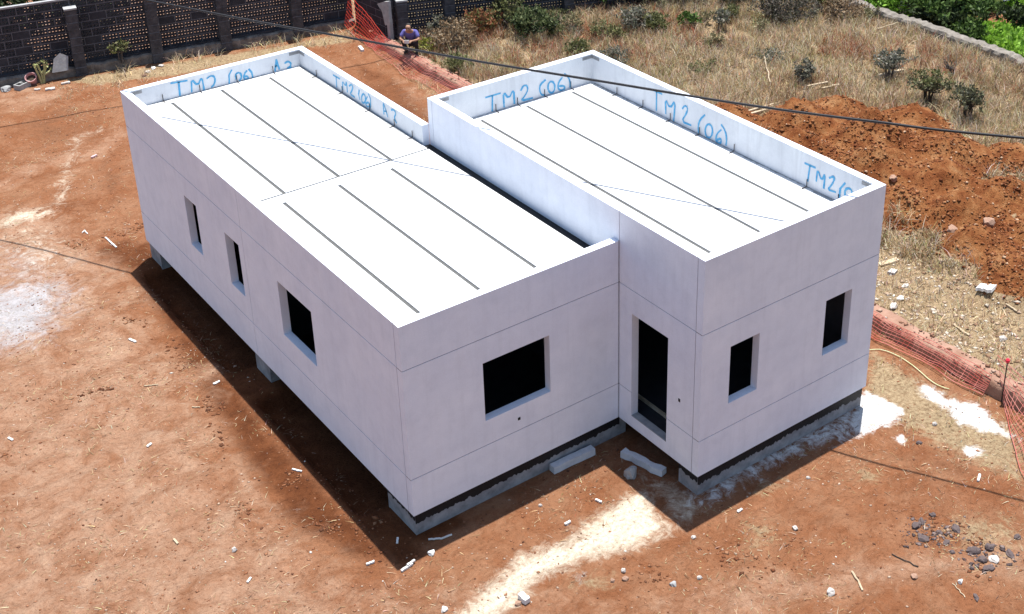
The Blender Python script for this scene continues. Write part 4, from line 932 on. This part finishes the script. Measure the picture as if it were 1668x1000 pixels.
for i, (u, v, h, r, pal, lab) in enumerate([(985, 6, .9, .7, GREEN, 'green shrub at the end of the dark block wall'), (1050, 6, 1.1, .8, DARK, 'dark shrub at the top edge left of the middle of the field'), (1120, 6, .9, .7, [(.06, .07, .03), (.12, .10, .06)], 'dusky shrub in the top edge row above the small green weed'),
                                       (1195, 8, .8, .7, GREY, 'grey shrub in the top edge row above the slim grey weed'), (1330, 10, .9, .6, OLIVE, 'olive shrub in the top edge row next to the green plot')]):
    shrub('shrub', lab, 'shrub', u, v, h, r, pal, 30 + i, 5, 100, 16, .12, trunk=.1)
shrub('shrub', 'small green weed growing against the long pierced wall', 'shrub', 193, 100, .6, .22, OLIVE, 40, 3, 24, 10, .10, trunk=.4, pos=(3.72, 23.72, .28))
shrub('shrub', 'large dark green bush just beyond the far stone wall', 'shrub', 1530, 58, 1.5, 1.0, DARK, 41, 6, 200, 22, .18, trunk=.1, top=GREEN)
shrub('shrub', 'bright green bush left of the large dark bush beyond the stone wall', 'shrub', 1440, 24, 1.0, .95, BRIGHT, 42, 6, 160, 18, .14, trunk=.08)
shrub('shrub', 'mid green bush at the right flank of the large dark bush', 'shrub', 1570, 74, .8, .6, GREEN, 43, 5, 110, 18, .14, trunk=.08)
shrub('shrub', 'dark bush at the right edge of the green plot', 'shrub', 1664, 52, .9, .5, DARK, 44, 5, 80, 18, .14, trunk=.08)
shrub('shrub', 'small bush standing on the bare earth of the far plot', 'shrub', 1606, 22, .45, .5, GREEN, 45, 5, 70, 14, .12, trunk=.05)
R9 = random.Random(77)
for i in range(22):
    u = R9.uniform(900, 1420); v = R9.uniform(14, 62) if i < 15 else R9.uniform(60, 130)
    if v > 70: u = R9.uniform(1040, 1480)
    shrub('scrub_plant', 'low ragged scrub plant among the dry grass of the upper field', 'plant', u, v, R9.uniform(.3, .6), R9.uniform(.22, .5), R9.choice([GREY, OLIVE, DRY, OLIVE, [(.20, .19, .10), (.14, .13, .06), (.26, .22, .13)]]), 100 + i, 3, R9.randint(26, 50), 11, .09, trunk=.1, group='low scrub plants in the dry field', narrow=.2)
bigleaf = shrub('shrub', 'broad leaved bright green plant showing over the left end of the pierced wall', 'shrub', 0, 0, 2.2, .9, BRIGHT, 46, 4, 40, 7, .45, trunk=.4, pos=(-1.1, 26.6, 0), narrow=.3)
for i, (x, y, pal, lab) in enumerate([(1.3, 26.2, DARK, 'dark shrub behind the left part of the pierced wall'), (3.6, 25.8, [(.10, .08, .05), (.05, .06, .03)], 'dusky shrub behind the first bay of the pierced wall')]):
    shrub('shrub', lab, 'shrub', 0, 0, 2.5, 1.1, pal, 50 + i, 6, 150, 18, .16, trunk=.1, pos=(x, y + .4, 0))
# green crop on the far plot
polys = [[(1395, -10), (1500, -10), (1570, 60), (1480, 30)], [(1560, 60), (1600, 50), (1680, 62), (1680, 110), (1640, 92)], [(1500, -20), (1600, -20), (1590, 20), (1540, 30)], [(1640, -20), (1700, -20), (1700, 20), (1650, 20)]]
tp = []
for P_ in polys:
    W = np.array(G2(P_)); lo = W.min(0); hi = W.max(0); q_ = lo + RNG.random((int((hi - lo).prod() * 70), 2)) * (hi - lo); q_ = q_[poly_sd(q_[:, 0], q_[:, 1], W) > -.1]
    q_ = q_[fbm(q_[:, 0] * .9 + 2, q_[:, 1] * .9, 3) > -.35]
    tp.append(np.concatenate([q_, H(q_[:, 0], q_[:, 1])[:, None] + .05 + .28 * RNG.random((len(q_), 1))], 1))
tp = np.concatenate(tp); v, f, c = leaves(tp, 9, .15, .07, [(.22, .40, .04), (.29, .48, .07), (.15, .28, .03), (.34, .52, .10)], 1.1, .34)
tag(tri_mesh('green_crop', v, f, M_CROP, c), 'low bright green leafy crop beyond the far stone wall', 'crop', kind='stuff')
# pale thick stemmed plant beside the pot
pl_ = empty('succulent_plant', g(68, 136)); tag(pl_, 'pale thick stemmed plant beside the pink pot', 'plant')
mb = MB()
for P_ in ([(0, 0, 0), (-.03, 0, .25), (-.10, 0, .55)], [(.05, 0, 0), (.05, .02, .3), (.0, 0, .5), (-.02, 0, .62)], [(.08, 0, 0), (.12, 0, .28), (.24, .02, .52)], [(.05, .02, .3), (.16, 0, .42), (.18, 0, .64)], [(.1, 0, .25), (.2, -.02, .3), (.3, 0, .33)]): mb.tube(P_, [.035, .032, .028, .02][:len(P_)], 6)
mb.build('stems', mottled('pale_succulent_skin', (.42, .36, .20), (.30, .33, .12), 6, .7, .1), pl_)
v, f, c = leaves([(-.10, 0, .56), (-.02, 0, .62), (.24, .02, .53), (.18, 0, .65), (.3, 0, .34)], 7, .12, .02, [(.30, .34, .12), (.42, .42, .20)], .6, .2); tri_mesh('foliage', v, f, M_LEAF, c, pl_)

# ------------------------------------------------------------------ loose things on the ground
def rock_mesh(seed, mat, sub=3, rough=.5):
    me = bpy.data.meshes.new('stone'); import bmesh
    bm = bmesh.new(); bmesh.ops.create_icosphere(bm, subdivisions=sub, radius=1)
    R_ = random.Random(seed); PL = [Vector((R_.gauss(0, 1), R_.gauss(0, 1), R_.gauss(0, 1))).normalized() for _ in range(7)]
    for v_ in bm.verts:
        n_ = v_.co.normalized(); d = 1 + rough * mnoise.noise(n_ * 1.3 + Vector((seed * 3.1, 0, 0))) + .15 * mnoise.noise(n_ * 3.5 + Vector((0, seed, 0)))
        v_.co = n_ * d
        for pn_ in PL: 
            dd = v_.co.dot(pn_) - .80
            if dd > 0: v_.co -= pn_ * dd * .85
    bm.to_mesh(me); bm.free(); me.materials.append(mat); return me
RK = {k: [rock_mesh(i * 7 + j, m) for i in range(4)] for j, (k, m) in enumerate((('p', M_STONE), ('b', M_BROWNSTONE), ('d', M_DARKSTONE), ('w', M_WHITE), ('g', M_GREYBLOCK)))}
def stone(u, v, kind, sx, sy, sz, rz, label, group=None, name='stone', cat='stone'):
    p = g(u, v); o = bpy.data.objects.new(name, RK[kind][abs(hash((u, v))) % 4]); COL.objects.link(o)
    k_ = .82; o.location = (p[0], p[1], p[2] + sz * .30); o.scale = (sx * k_, sy * k_, sz * k_); o.rotation_euler = (.1, .05, rz); tag(o, label, cat, group); return o
stone(1353, 966, 'p', .095, .08, .075, .4, 'fist sized pale stone lying alone near the bottom edge on the right')
stone(1295, 861, 'p', .065, .055, .05, 1, 'small pale stone on bare red earth right of the door corner shadow')
stone(1316, 779, 'p', .05, .045, .04, 0, 'small stone just outside the shadow of the tall box')
stone(1489, 940, 'b', .085, .07, .05, .7, 'brown flat stone beside the dark twig at lower right')
stone(1564, 949, 'w', .06, .045, .06, .3, 'white angular shard in the earth below the dark rubble')
stone(1016, 931, 'p', .05, .05, .06, .3, 'pale upright stone touching a brown one below the sand streak')
stone(1018, 944, 'b', .07, .065, .05, .1, 'brown stone touching a pale upright one below the sand streak')
stone(998, 947, 'b', .05, .045, .045, .9, 'small round brown stone left of a pair of touching stones')
stone(1097, 953, 'g', .07, .07, .05, .5, 'grey concrete lump in the earth at the bottom right of the sand streak')
stone(1139, 942, 'p', .06, .05, .05, .2, 'pale pebble beside a thin twig at the bottom')
stone(1130, 876, 'p', .05, .045, .045, 0, 'pale pebble near the tip of the tall box shadow')
stone(844, 984, 'b', .08, .055, .05, .2, 'brown stone touching a big white chunk at the bottom edge')
stone(703, 902, 'w', .085, .07, .06, .5, 'white stone on the shadow edge near the front corner')
stone(724, 994, 'w', .075, .065, .06, .2, 'white lump at the bottom edge left of the sand streak')
stone(880, 824, 'p', .045, .04, .04, .2, 'cream pebble in front of the big front window')
stone(382, 897, 'p', .055, .05, .065, .2, 'lone pale stone with dark side on the dusty yard')
stone(1610, 366, 'b', .21, .17, .17, .4, 'large reddish boulder resting on the earth heap')
stone(1455, 292, 'b', .16, .12, .10, .6, 'flat reddish stone on the heap beside the tall box roof corner')
stone(1552, 376, 'b', .19, .14, .10, .4, 'flat buried boulder on the front earth heap')
stone(1456, 500, 'p', .17, .09, .08, .35, 'cream oblong stone beside the low wall under a white one')
stone(1466, 488, 'w', .11, .08, .08, .2, 'white stone resting behind the cream oblong one near the low wall')
stone(1476, 466, 'p', .10, .07, .06, .2, 'grey white stone in the straw rubble above the cream one')
stone(1522, 692, 'p', .065, .055, .06, .2, 'small pale stone with a dark side between the two lime patches')
stone(1497, 722, 'd', .09, .05, .04, -.5, 'dark jagged clod right of the small white splash')
stone(10, 148, 'g', .20, .16, .13, .3, 'grey rough stone at the left edge by the wall foot')
stone(1633, 553, 'p', .11, .10, .08, .3, 'round cream stone in dry grass behind the low wall')
stone(1028, 776, 'g', .15, .13, .17, .3, 'rounded grey concrete lump in the shadow below the door')
dk = 'dark basalt rubble at the lower right'
for i, (u, v, sx, sy, sz, lab) in enumerate([(1492, 857, .11, .09, .07, 'dark stone at the left end of the rubble with a white chip'), (1501, 850, .10, .06, .05, 'flat dark stone behind the leftmost dark one'), (1503, 878, .13, .10, .06, 'broad purple grey stone, lowest of the left rubble group'),
     (1519, 840, .07, .06, .05, 'dark round stone standing apart above the rubble'), (1541, 884, .10, .06, .04, 'flat dark slab between the two rubble groups'), (1557, 862, .13, .08, .05, 'long dark stone at the top of the rubble'), (1530, 868, .07, .06, .04, 'small dark stone left of the long dark one'),
     (1585, 898, .13, .10, .08, 'blocky dark stone in the middle of the right rubble group'), (1611, 893, .11, .09, .07, 'tall dark stone at the top of the right rubble group'), (1645, 903, .12, .08, .05, 'dark flat stone at the right end of the rubble'), (1600, 913, .11, .09, .06, 'dark stone touching a pale one in the right rubble group'),
     (1610, 926, .13, .08, .05, 'dark long stone, lowest of the right rubble group'), (1657, 875, .08, .07, .05, 'purple grey stone alone at the right edge'), (1590, 974, .10, .05, .04, 'dark flat chip near the bottom right corner'), (1551, 900, .06, .05, .035, 'small dark chip below the flat dark slab'), (1583, 926, .05, .04, .035, 'tiny dark pebble below the blocky dark stone')]):
    stone(u, v, 'd', sx, sy, sz, i * .8, lab, dk)
stone(1620, 912, 'p', .11, .10, .06, .3, 'pale round stone among the dark rubble')
# scraps, offcuts and sticks: (two pixel ends, width, thickness, material)
def strip(name, a, b, wd, th, mat, label, cat, lift=0., round_=False, jag=False):
    if cat in ('scrap', 'offcut', 'chip', 'splinter', 'batten', 'strip'): wd *= .72
    p = Vector(g(*a)); q_ = Vector(g(*b)); mid = (p + q_) / 2; d = q_ - p; L_ = d.length; rz = math.atan2(d.y, d.x); mb = MB(); z0 = .0
    if round_:
        n_ = 6; R = random.Random(int(a[0])); mb.tube([(-L_ / 2 + L_ * i / n_, R.uniform(-.02, .02) * min(1, L_ * 2), th / 2 + R.uniform(0, .008)) for i in range(n_ + 1)], [wd / 2 * R.uniform(.8, 1.1) for i in range(n_ + 1)], 6)
    else:
        k = 8; R = random.Random(int(a[0] + a[1])); e = []
        for i in range(k + 1):
            x = -L_ / 2 + L_ * i / k; w0 = wd / 2 * (1 + (R.uniform(-.35, .15) if jag else R.uniform(-.03, .03))); w1 = wd / 2 * (1 + (R.uniform(-.35, .15) if jag else R.uniform(-.03, .03))); zz = R.uniform(0, .012)
            e.append([(x, -w0, zz), (x, w1, zz), (x, w1 * .93, zz + th), (x, -w0 * .93, zz + th)])
        mb.add([pt for r_ in e for pt in r_], [(i * 4 + j, (i + 1) * 4 + j, (i + 1) * 4 + (j + 1) % 4, i * 4 + (j + 1) % 4) for i in range(k) for j in range(4)] + [(3, 2, 1, 0), (k * 4, k * 4 + 1, k * 4 + 2, k * 4 + 3)])
    o = mb.build(name, mat, loc=(mid.x, mid.y, float(H(mid.x, mid.y)) + .004 + lift)); o.rotation_euler = (0, -math.atan2(d.z, math.hypot(d.x, d.y)), rz); tag(o, label, cat); return o
strip('concrete_beam', (899, 770), (966, 738), .15, .14, M_BEAM, 'pale grey concrete beam lying along the foot of the front wall', 'beam')
strip('concrete_beam', (1015, 742), (1081, 775), .15, .13, M_BEAM, 'broken grey concrete beam lying under the doorway', 'beam', jag=True)
strip('white_strip', (172, 388), (190, 404), .045, .03, M_WHITE, 'straight white batten on the earth left of the back corner', 'batten')
strip('white_strip', (134, 380), (139, 376), .03, .02, M_WHITE, 'short white scrap above the straight white batten', 'scrap')
strip('white_strip', (138, 377), (143, 382), .03, .02, M_WHITE, 'second arm of the small white scrap pair left of the batten', 'scrap')
strip('plastic_scrap', (149, 258), (158, 254), .09, .04, mottled('faded_pink_plastic', (.55, .34, .34), (.68, .5, .5), 9, .6, 0), 'faded pinkish scrap on the earth between wall and track', 'scrap', jag=True)
strip('paper_scrap', (210, 553), (222, 558), .07, .02, M_WHITE, 'torn white flake on the dusty yard left of the long shadow', 'scrap', jag=True)
strip('paper_scrap', (348, 627), (358, 622), .07, .02, M_WHITE, 'white flake near the middle of the long shadow edge', 'scrap', jag=True)
strip('paper_scrap', (240, 729), (247, 723), .07, .02, M_WHITE, 'white crumpled flake low on the dusty yard', 'scrap', jag=True)
strip('paper_scrap', (14, 714), (21, 718), .06, .02, M_WHITE, 'white flake close to the left edge of the yard', 'scrap', jag=True)
strip('wood_chip', (283, 879), (290, 887), .05, .025, M_WOOD, 'cream wood chip on the dusty yard at lower left', 'chip')
strip('paper_scrap', (403, 950), (409, 942), .05, .02, M_WHITE, 'white sliver near the bottom edge of the yard', 'scrap')
strip('white_strip', (597, 921), (610, 916), .05, .03, M_WHITE, 'white offcut left of the front corner shadow tip', 'offcut')
strip('white_strip', (654, 932), (672, 920), .06, .035, M_WHITE, 'white offcut at the tip of the front corner shadow', 'offcut')
strip('white_strip', (664, 925), (676, 916), .05, .03, M_WHITE, 'white offcut crossing another at the shadow tip', 'offcut', .03)
strip('white_strip', (647, 886), (648, 877), .035, .02, M_WHITE, 'small grey white stick in the shadow left of the front corner', 'stick')
strip('white_strip', (698, 880), (722, 878), .035, .02, M_WHITE, 'long white strip in the shadow by the front corner', 'strip')
strip('white_strip', (721, 878), (736, 872), .035, .02, M_WHITE, 'bent end of the long white strip near the plinth', 'strip')
strip('white_strip', (476, 765), (492, 769), .05, .02, M_WHITE, 'white splinter at the edge of the long shadow', 'splinter', jag=True)
strip('white_chunk', (847, 973), (860, 984), .12, .09, M_WHITE, 'big white chunk at the bottom edge on the sand streak', 'chunk', jag=True)
strip('white_strip', (920, 856), (929, 851), .06, .03, M_WHITE, 'white offcut on the red earth left of the sand streak', 'offcut')
strip('white_strip', (970, 815), (980, 820), .05, .03, M_WHITE, 'white offcut on the red earth near the inner shadow corner', 'offcut')
strip('paper_scrap', (1201, 835), (1209, 830), .07, .02, M_WHITE, 'white flake on the earth below the tall box front', 'scrap', jag=True)
strip('white_strip', (1593, 785), (1596, 774), .06, .03, M_WHITE, 'upright looking white strip on the straw at right', 'strip')
strip('cane', (1389, 932), (1405, 963), .035, .03, M_WOOD, 'pale dry cane on the red earth at lower right', 'cane', round_=True)
strip('twig', (1453, 903), (1496, 924), .02, .018, M_DARKTWIG, 'thin dark twig beside the pale cane', 'twig', round_=True)
strip('cane', (1552, 951), (1572, 974), .018, .016, M_WOOD, 'thin straw cane under the white shard', 'cane', round_=True)
strip('cane', (235, 629), (258, 627), .025, .02, M_WOOD, 'pale curved cane on the middle of the dusty yard', 'cane', round_=True)
strip('cane', (313, 664), (326, 664), .025, .02, M_WOOD, 'short pale cane near the lower part of the long shadow', 'cane', round_=True)
strip('plank', (1432, 433), (1462, 424), .14, .04, M_WOOD, 'bleached plank lying in the straw by the tall box edge', 'plank')
strip('concrete_slab', (1449, 443), (1459, 446), .22, .05, M_STONE, 'flat pale slab below the bleached plank', 'slab', jag=True)
strip('white_sheet', (1594, 471), (1620, 474), .30, .07, M_WHITE, 'crumpled white sheet at the foot of the earth heaps', 'sheet', jag=True)
strip('stick', (1554, 530), (1578, 548), .05, .04, M_WOOD, 'split grey stick in the straw rubble', 'stick', round_=True)
strip('stick', (1638, 497), (1656, 508), .05, .035, M_WOOD, 'long bent stick below the crumpled white sheet', 'stick', round_=True)
strip('stick', (1632, 502), (1640, 516), .04, .035, M_WOOD, 'short pale stick leaning off the long bent stick', 'stick', round_=True)
strip('pole', (1186, 180), (1296, 152), .07, .06, M_WOOD, 'longer bleached pole behind the tall box roof', 'pole', .12, True)
strip('pole', (1195, 186), (1290, 163), .08, .06, M_WOOD, 'bleached pole lying in front of the longer one', 'pole', .10, True)
strip('pole', (1314, 149), (1347, 142), .07, .06, M_WOOD, 'short pole end nearer the leaning dark clump', 'pole', .12, True)
strip('pole', (1338, 152), (1366, 146), .08, .06, M_WOOD, 'short thick pole end right of the leaning dark clump', 'pole', .12, True)
strip('plank', (1431, 131), (1470, 122), .10, .06, M_WOOD, 'pale plank under the umbrella shrub', 'plank', .12)
strip('cane', (1428, 62), (1462, 52), .03, .03, M_WOOD, 'pale cane lying in the reddish grass near the stone wall', 'cane', .3, True)
strip('cane', (745, 48), (775, 68), .03, .03, M_WOOD, 'slanting dry cane by the dark block wall pillar', 'cane', .5, True)
strip('cane', (1243, 105), (1254, 150), .03, .03, M_WOOD, 'dry cane standing askew in the middle field', 'cane', .25, True)
strip('white_block', (586, 78), (591, 84), .10, .07, M_WHITE, 'white block on the bare earth by the back mesh', 'block')
strip('concrete_slab', (74, 147), (90, 145), .16, .04, M_STONE, 'flat pale slab fragment in front of the pink pot', 'slab', jag=True)
strip('concrete_slab', (100, 138), (114, 135), .12, .04, M_STONE, 'thin pale slab fragment right of the thick stemmed plant', 'slab', jag=True)
strip('concrete_slab', (56, 147), (66, 146), .10, .03, M_STONE, 'small pale slab fragment below the pink pot', 'slab', jag=True)
for i, (u, v, k) in enumerate(((242, 118, 'p'), (250, 112, 'w'), (262, 108, 'p'), (236, 124, 'b'))):
    stone(u, v, k, .11, .09, .06, i, ['pale chunk left in the rubble pile at the second pillar', 'white chunk on the rubble pile at the second pillar', 'pale chunk touching the second pillar foot', 'brown chunk lowest in the rubble pile at the second pillar'][i], 'rubble pieces at the second pillar')
# hollow concrete block, leaning slab and pot at the wall foot
hb = empty('concrete_block', (*g(37, 143)[:2], float(H(*g(37, 143)[:2]))), .5); tag(hb, 'grey concrete block lying left of the pink pot', 'block')
mb = MB(); mb.box(-.22, .22, -.12, .12, 0, .16); mb.build('body', M_GREYBLOCK, hb)
mb = MB(); mb.box(-.18, -.02, -.08, .08, .155, .163); mb.box(.02, .18, -.08, .08, .155, .163); mb.build('cavity_shade_plate', M_BLACK, hb)  # flat black plates stand for the shade inside the hollows
sl_ = MB(); p = g(112, 112); sl_.add([(-.30, 0, 0), (.16, 0, .0), (.24, .10, .40), (.02, .14, .52), (-.18, .10, .38), (-.30, -.05, 0), (.16, -.05, 0), (.24, .05, .41), (.02, .08, .54), (-.18, .05, .40)], [(4, 3, 2, 1, 0), (5, 6, 7, 8, 9), (0, 1, 6, 5), (1, 2, 7, 6), (2, 3, 8, 7), (3, 4, 9, 8), (4, 0, 5, 9)])
o = sl_.build('stone_slab', M_GREYBLOCK, loc=(2.0, 24.02, .28)); o.rotation_euler = (0, 0, -.19); tag(o, 'grey slab leaning on the pierced wall by the first pillar', 'slab')
pt = empty('flower_pot', g(55, 135)); tag(pt, 'dusty pink plastic pot tipped over at the wall foot', 'pot')
def spin(prof, n=18): 
    mb = MB(); k = len(prof); mb.add([(r * math.cos(6.28318 * i / n), r * math.sin(6.28318 * i / n), z) for r, z in prof for i in range(n)], [(j * n + i, j * n + (i + 1) % n, (j + 1) * n + (i + 1) % n, (j + 1) * n + i) for j in range(k - 1) for i in range(n)]); return mb
a = spin([(.001, 0), (.11, 0), (.15, .30), (.17, .30), (.17, .35), (.15, .35), (.145, .30), (.11, .05), (.001, .05)]).build('body', M_POT, pt); a.rotation_euler = (.55, -.35, 0)
a = spin([(.001, .24), (.135, .24), (.001, .245)]).build('soil', M_SOIL, pt); a.rotation_euler = (.55, -.35, 0)
# garden hose
mb = MB(); P_ = [Vector(g(u, v)) + Vector((0, 0, .02)) for u, v in ((1405, 573), (1422, 571), (1437, 571), (1460, 580), (1480, 592), (1500, 608), (1515, 622), (1532, 632), (1552, 637))]
Q = [P_[0]]
for a, b in zip(P_, P_[1:]): Q += [a.lerp(b, .3), a.lerp(b, .7)]
for q_ in Q: q_.z = float(H(q_.x, q_.y)) + .03
mb.tube(Q, .009, 6); tag(mb.build('garden_hose', M_HOSE, smooth=True), 'yellow green hose curving over dry ground right of the house', 'hose')
# white board on legs in the far plot
bt = empty('white_board', g(1634, 12)); tag(bt, 'white board on short legs standing in the far green plot', 'board')
mb = MB(); mb.box(-.35, .35, -.28, .28, .45, .50, 0, lambda q_: (q_[0], q_[1], q_[2] + q_[1] * .3)); mb.build('top', M_WHITE, bt)
for sx in (-1, 1):
    for sy in (-1, 1): mb = MB(); mb.tube([(sx * .3, sy * .22, -.1), (sx * .3, sy * .22, .45 + sy * .066)], .02, 6); mb.build('leg', M_DARKTWIG, bt)

# ------------------------------------------------------------------ the person behind the low wall
M_SKIN = mottled('tanned_skin', (.30, .16, .10), (.36, .20, .13), 8, .6, 0); M_SHIRT = mottled('violet_blue_shirt', (.09, .09, .28), (.14, .13, .36), 9, .9, .2)
M_TROUSER = mottled('dark_trousers', (.012, .012, .018), (.025, .025, .033), 9, .9, .2); M_HAIR = mottled('dark_hair', (.012, .010, .010), (.03, .025, .022), 30, .7, .3); M_SHOE = mottled('dark_shoe', (.03, .025, .02), (.06, .05, .04), 12, .7, .2)
J = {'pelvis': ((0, .12, .34), .13), 'belly': ((0, .07, .48), .125), 'chest': ((0, -.06, .64), (.165, .12)), 'neck': ((0, -.17, .78), .055), 'chin': ((0, -.24, .82), .07), 'head': ((0, -.27, .91), .095), 'crown': ((0, -.26, .99), .07), 'nose': ((0, -.365, .865), .014)}
ln = [['pelvis', 'belly', 'chest', 'neck', 'chin', 'head', 'crown'], ['chin', 'nose']]
for sn, sx in (('l', -1), ('r', 1)):
    J.update({sn + 'sh': ((sx * .19, -.08, .70), .062), sn + 'el': ((sx * .29, -.20, .50), .043), sn + 'wr': ((sx * .15, -.42, .53), .028), sn + 'pm': ((sx * .11, -.49, .54), .030),
              sn + 'hip': ((sx * .10, .09, .32), .092), sn + 'kn': ((sx * .20, -.27, .44), .062), sn + 'an': ((sx * .17, .00, .07), .042), sn + 'to': ((sx * .18, -.17, .03), .038)})
    ln += [['chest', sn + 'sh', sn + 'el', sn + 'wr', sn + 'pm'], ['pelvis', sn + 'hip', sn + 'kn', sn + 'an', sn + 'to']]
    for k in range(4):
        ox = (k - 1.5) * .019; le = (.075, .085, .08, .065)[k]
        J[f'{sn}f{k}a'] = ((sx * .10 + ox, -.525, .545), .009); J[f'{sn}f{k}b'] = ((sx * .10 + ox - sx * .01, -.525 - le * .55, .535), .008); J[f'{sn}f{k}c'] = ((sx * .10 + ox - sx * .02, -.525 - le * .85, .51), .007)
        ln.append([sn + 'pm', f'{sn}f{k}a', f'{sn}f{k}b', f'{sn}f{k}c'])
    J[sn + 'ta'] = ((sx * .075, -.48, .565), .010); J[sn + 'tb'] = ((sx * .05, -.525, .57), .008); ln.append([sn + 'pm', sn + 'ta', sn + 'tb'])
def build_skin(name, J_, ln_, mat, parent, sub=2):
    import bmesh
    names = list(J_); ix = {n_: i for i, n_ in enumerate(names)}; me = bpy.data.meshes.new(name); bm = bmesh.new(); sk = bm.verts.layers.skin.verify()
    vs = [bm.verts.new(J_[n_][0]) for n_ in names]
    for i, n_ in enumerate(names):
        r_ = J_[n_][1]; vs[i][sk].radius = r_ if isinstance(r_, tuple) else (r_, r_); vs[i][sk].use_root = (i == 0)
    for a, b in sorted({tuple(sorted((ix[a], ix[b]))) for l_ in ln_ for a, b in zip(l_, l_[1:])}): bm.edges.new((vs[a], vs[b]))
    bm.to_mesh(me); bm.free(); me.materials.append(mat); o = bpy.data.objects.new(name, me); COL.objects.link(o); o.parent = parent
    o.modifiers.new('skin', 'SKIN').use_smooth_shade = True; s_ = o.modifiers.new('sub', 'SUBSURF'); s_.levels = sub; s_.render_levels = sub
    return o
per_ = empty('person', (11.0, 18.48, WALLTOP + .005), -.75)
tag(per_, 'person in violet blue shirt and dark trousers crouching on the low wall', 'person')
build_skin('body', J, ln, M_SKIN, per_)
def sub_(keys, add): return {k: (J[k][0], tuple(x + add for x in (J[k][1] if isinstance(J[k][1], tuple) else (J[k][1],) * 2))) for k in keys}
JS = sub_(['pelvis', 'belly', 'chest', 'lsh', 'rsh'], .02); JS['neckb'] = ((0, -.13, .725), .085)
for sn, sx in (('l', -1), ('r', 1)): JS[sn + 'sl'] = ((sx * .275, -.175, .545), .066)
build_skin('shirt', JS, [['pelvis', 'belly', 'chest', 'neckb'], ['chest', 'lsh', 'lsl'], ['chest', 'rsh', 'rsl']], M_SHIRT, per_)
JT = sub_(['pelvis', 'lhip', 'rhip', 'lkn', 'rkn', 'lan', 'ran'], .018)
build_skin('trousers', JT, [['pelvis', 'lhip', 'lkn', 'lan'], ['pelvis', 'rhip', 'rkn', 'ran']], M_TROUSER, per_)
build_skin('hair', {'a': ((0, -.275, .975), .112), 'b': ((0, -.20, .93), .10), 'c': ((0, -.19, .87), .07)}, [['a', 'b', 'c']], M_HAIR, per_)
for sx in (-1, 1): build_skin('shoe', {'a': ((sx * .17, .04, .045), .055), 'b': ((sx * .178, -.08, .04), .05), 'c': ((sx * .182, -.20, .03), .04)}, [['a', 'b', 'c']], M_SHOE, per_)
for sx in (-1, 1):
    mb = MB(); mb.add([(sx * .035 + .012 * math.cos(t_), -.358, .905 + .007 * math.sin(t_)) for t_ in np.linspace(0, 6.283, 8, False)], [tuple(range(8))]); mb.build('eye', M_HAIR, per_)
mb = MB(); mb.box(-.075, .075, -.59, -.575, .50, .61); o = mb.build('paper_sheet', M_WHITE); o.location = per_.location; o.rotation_euler = per_.rotation_euler; tag(o, 'small white sheet held in the hands of the person', 'paper')
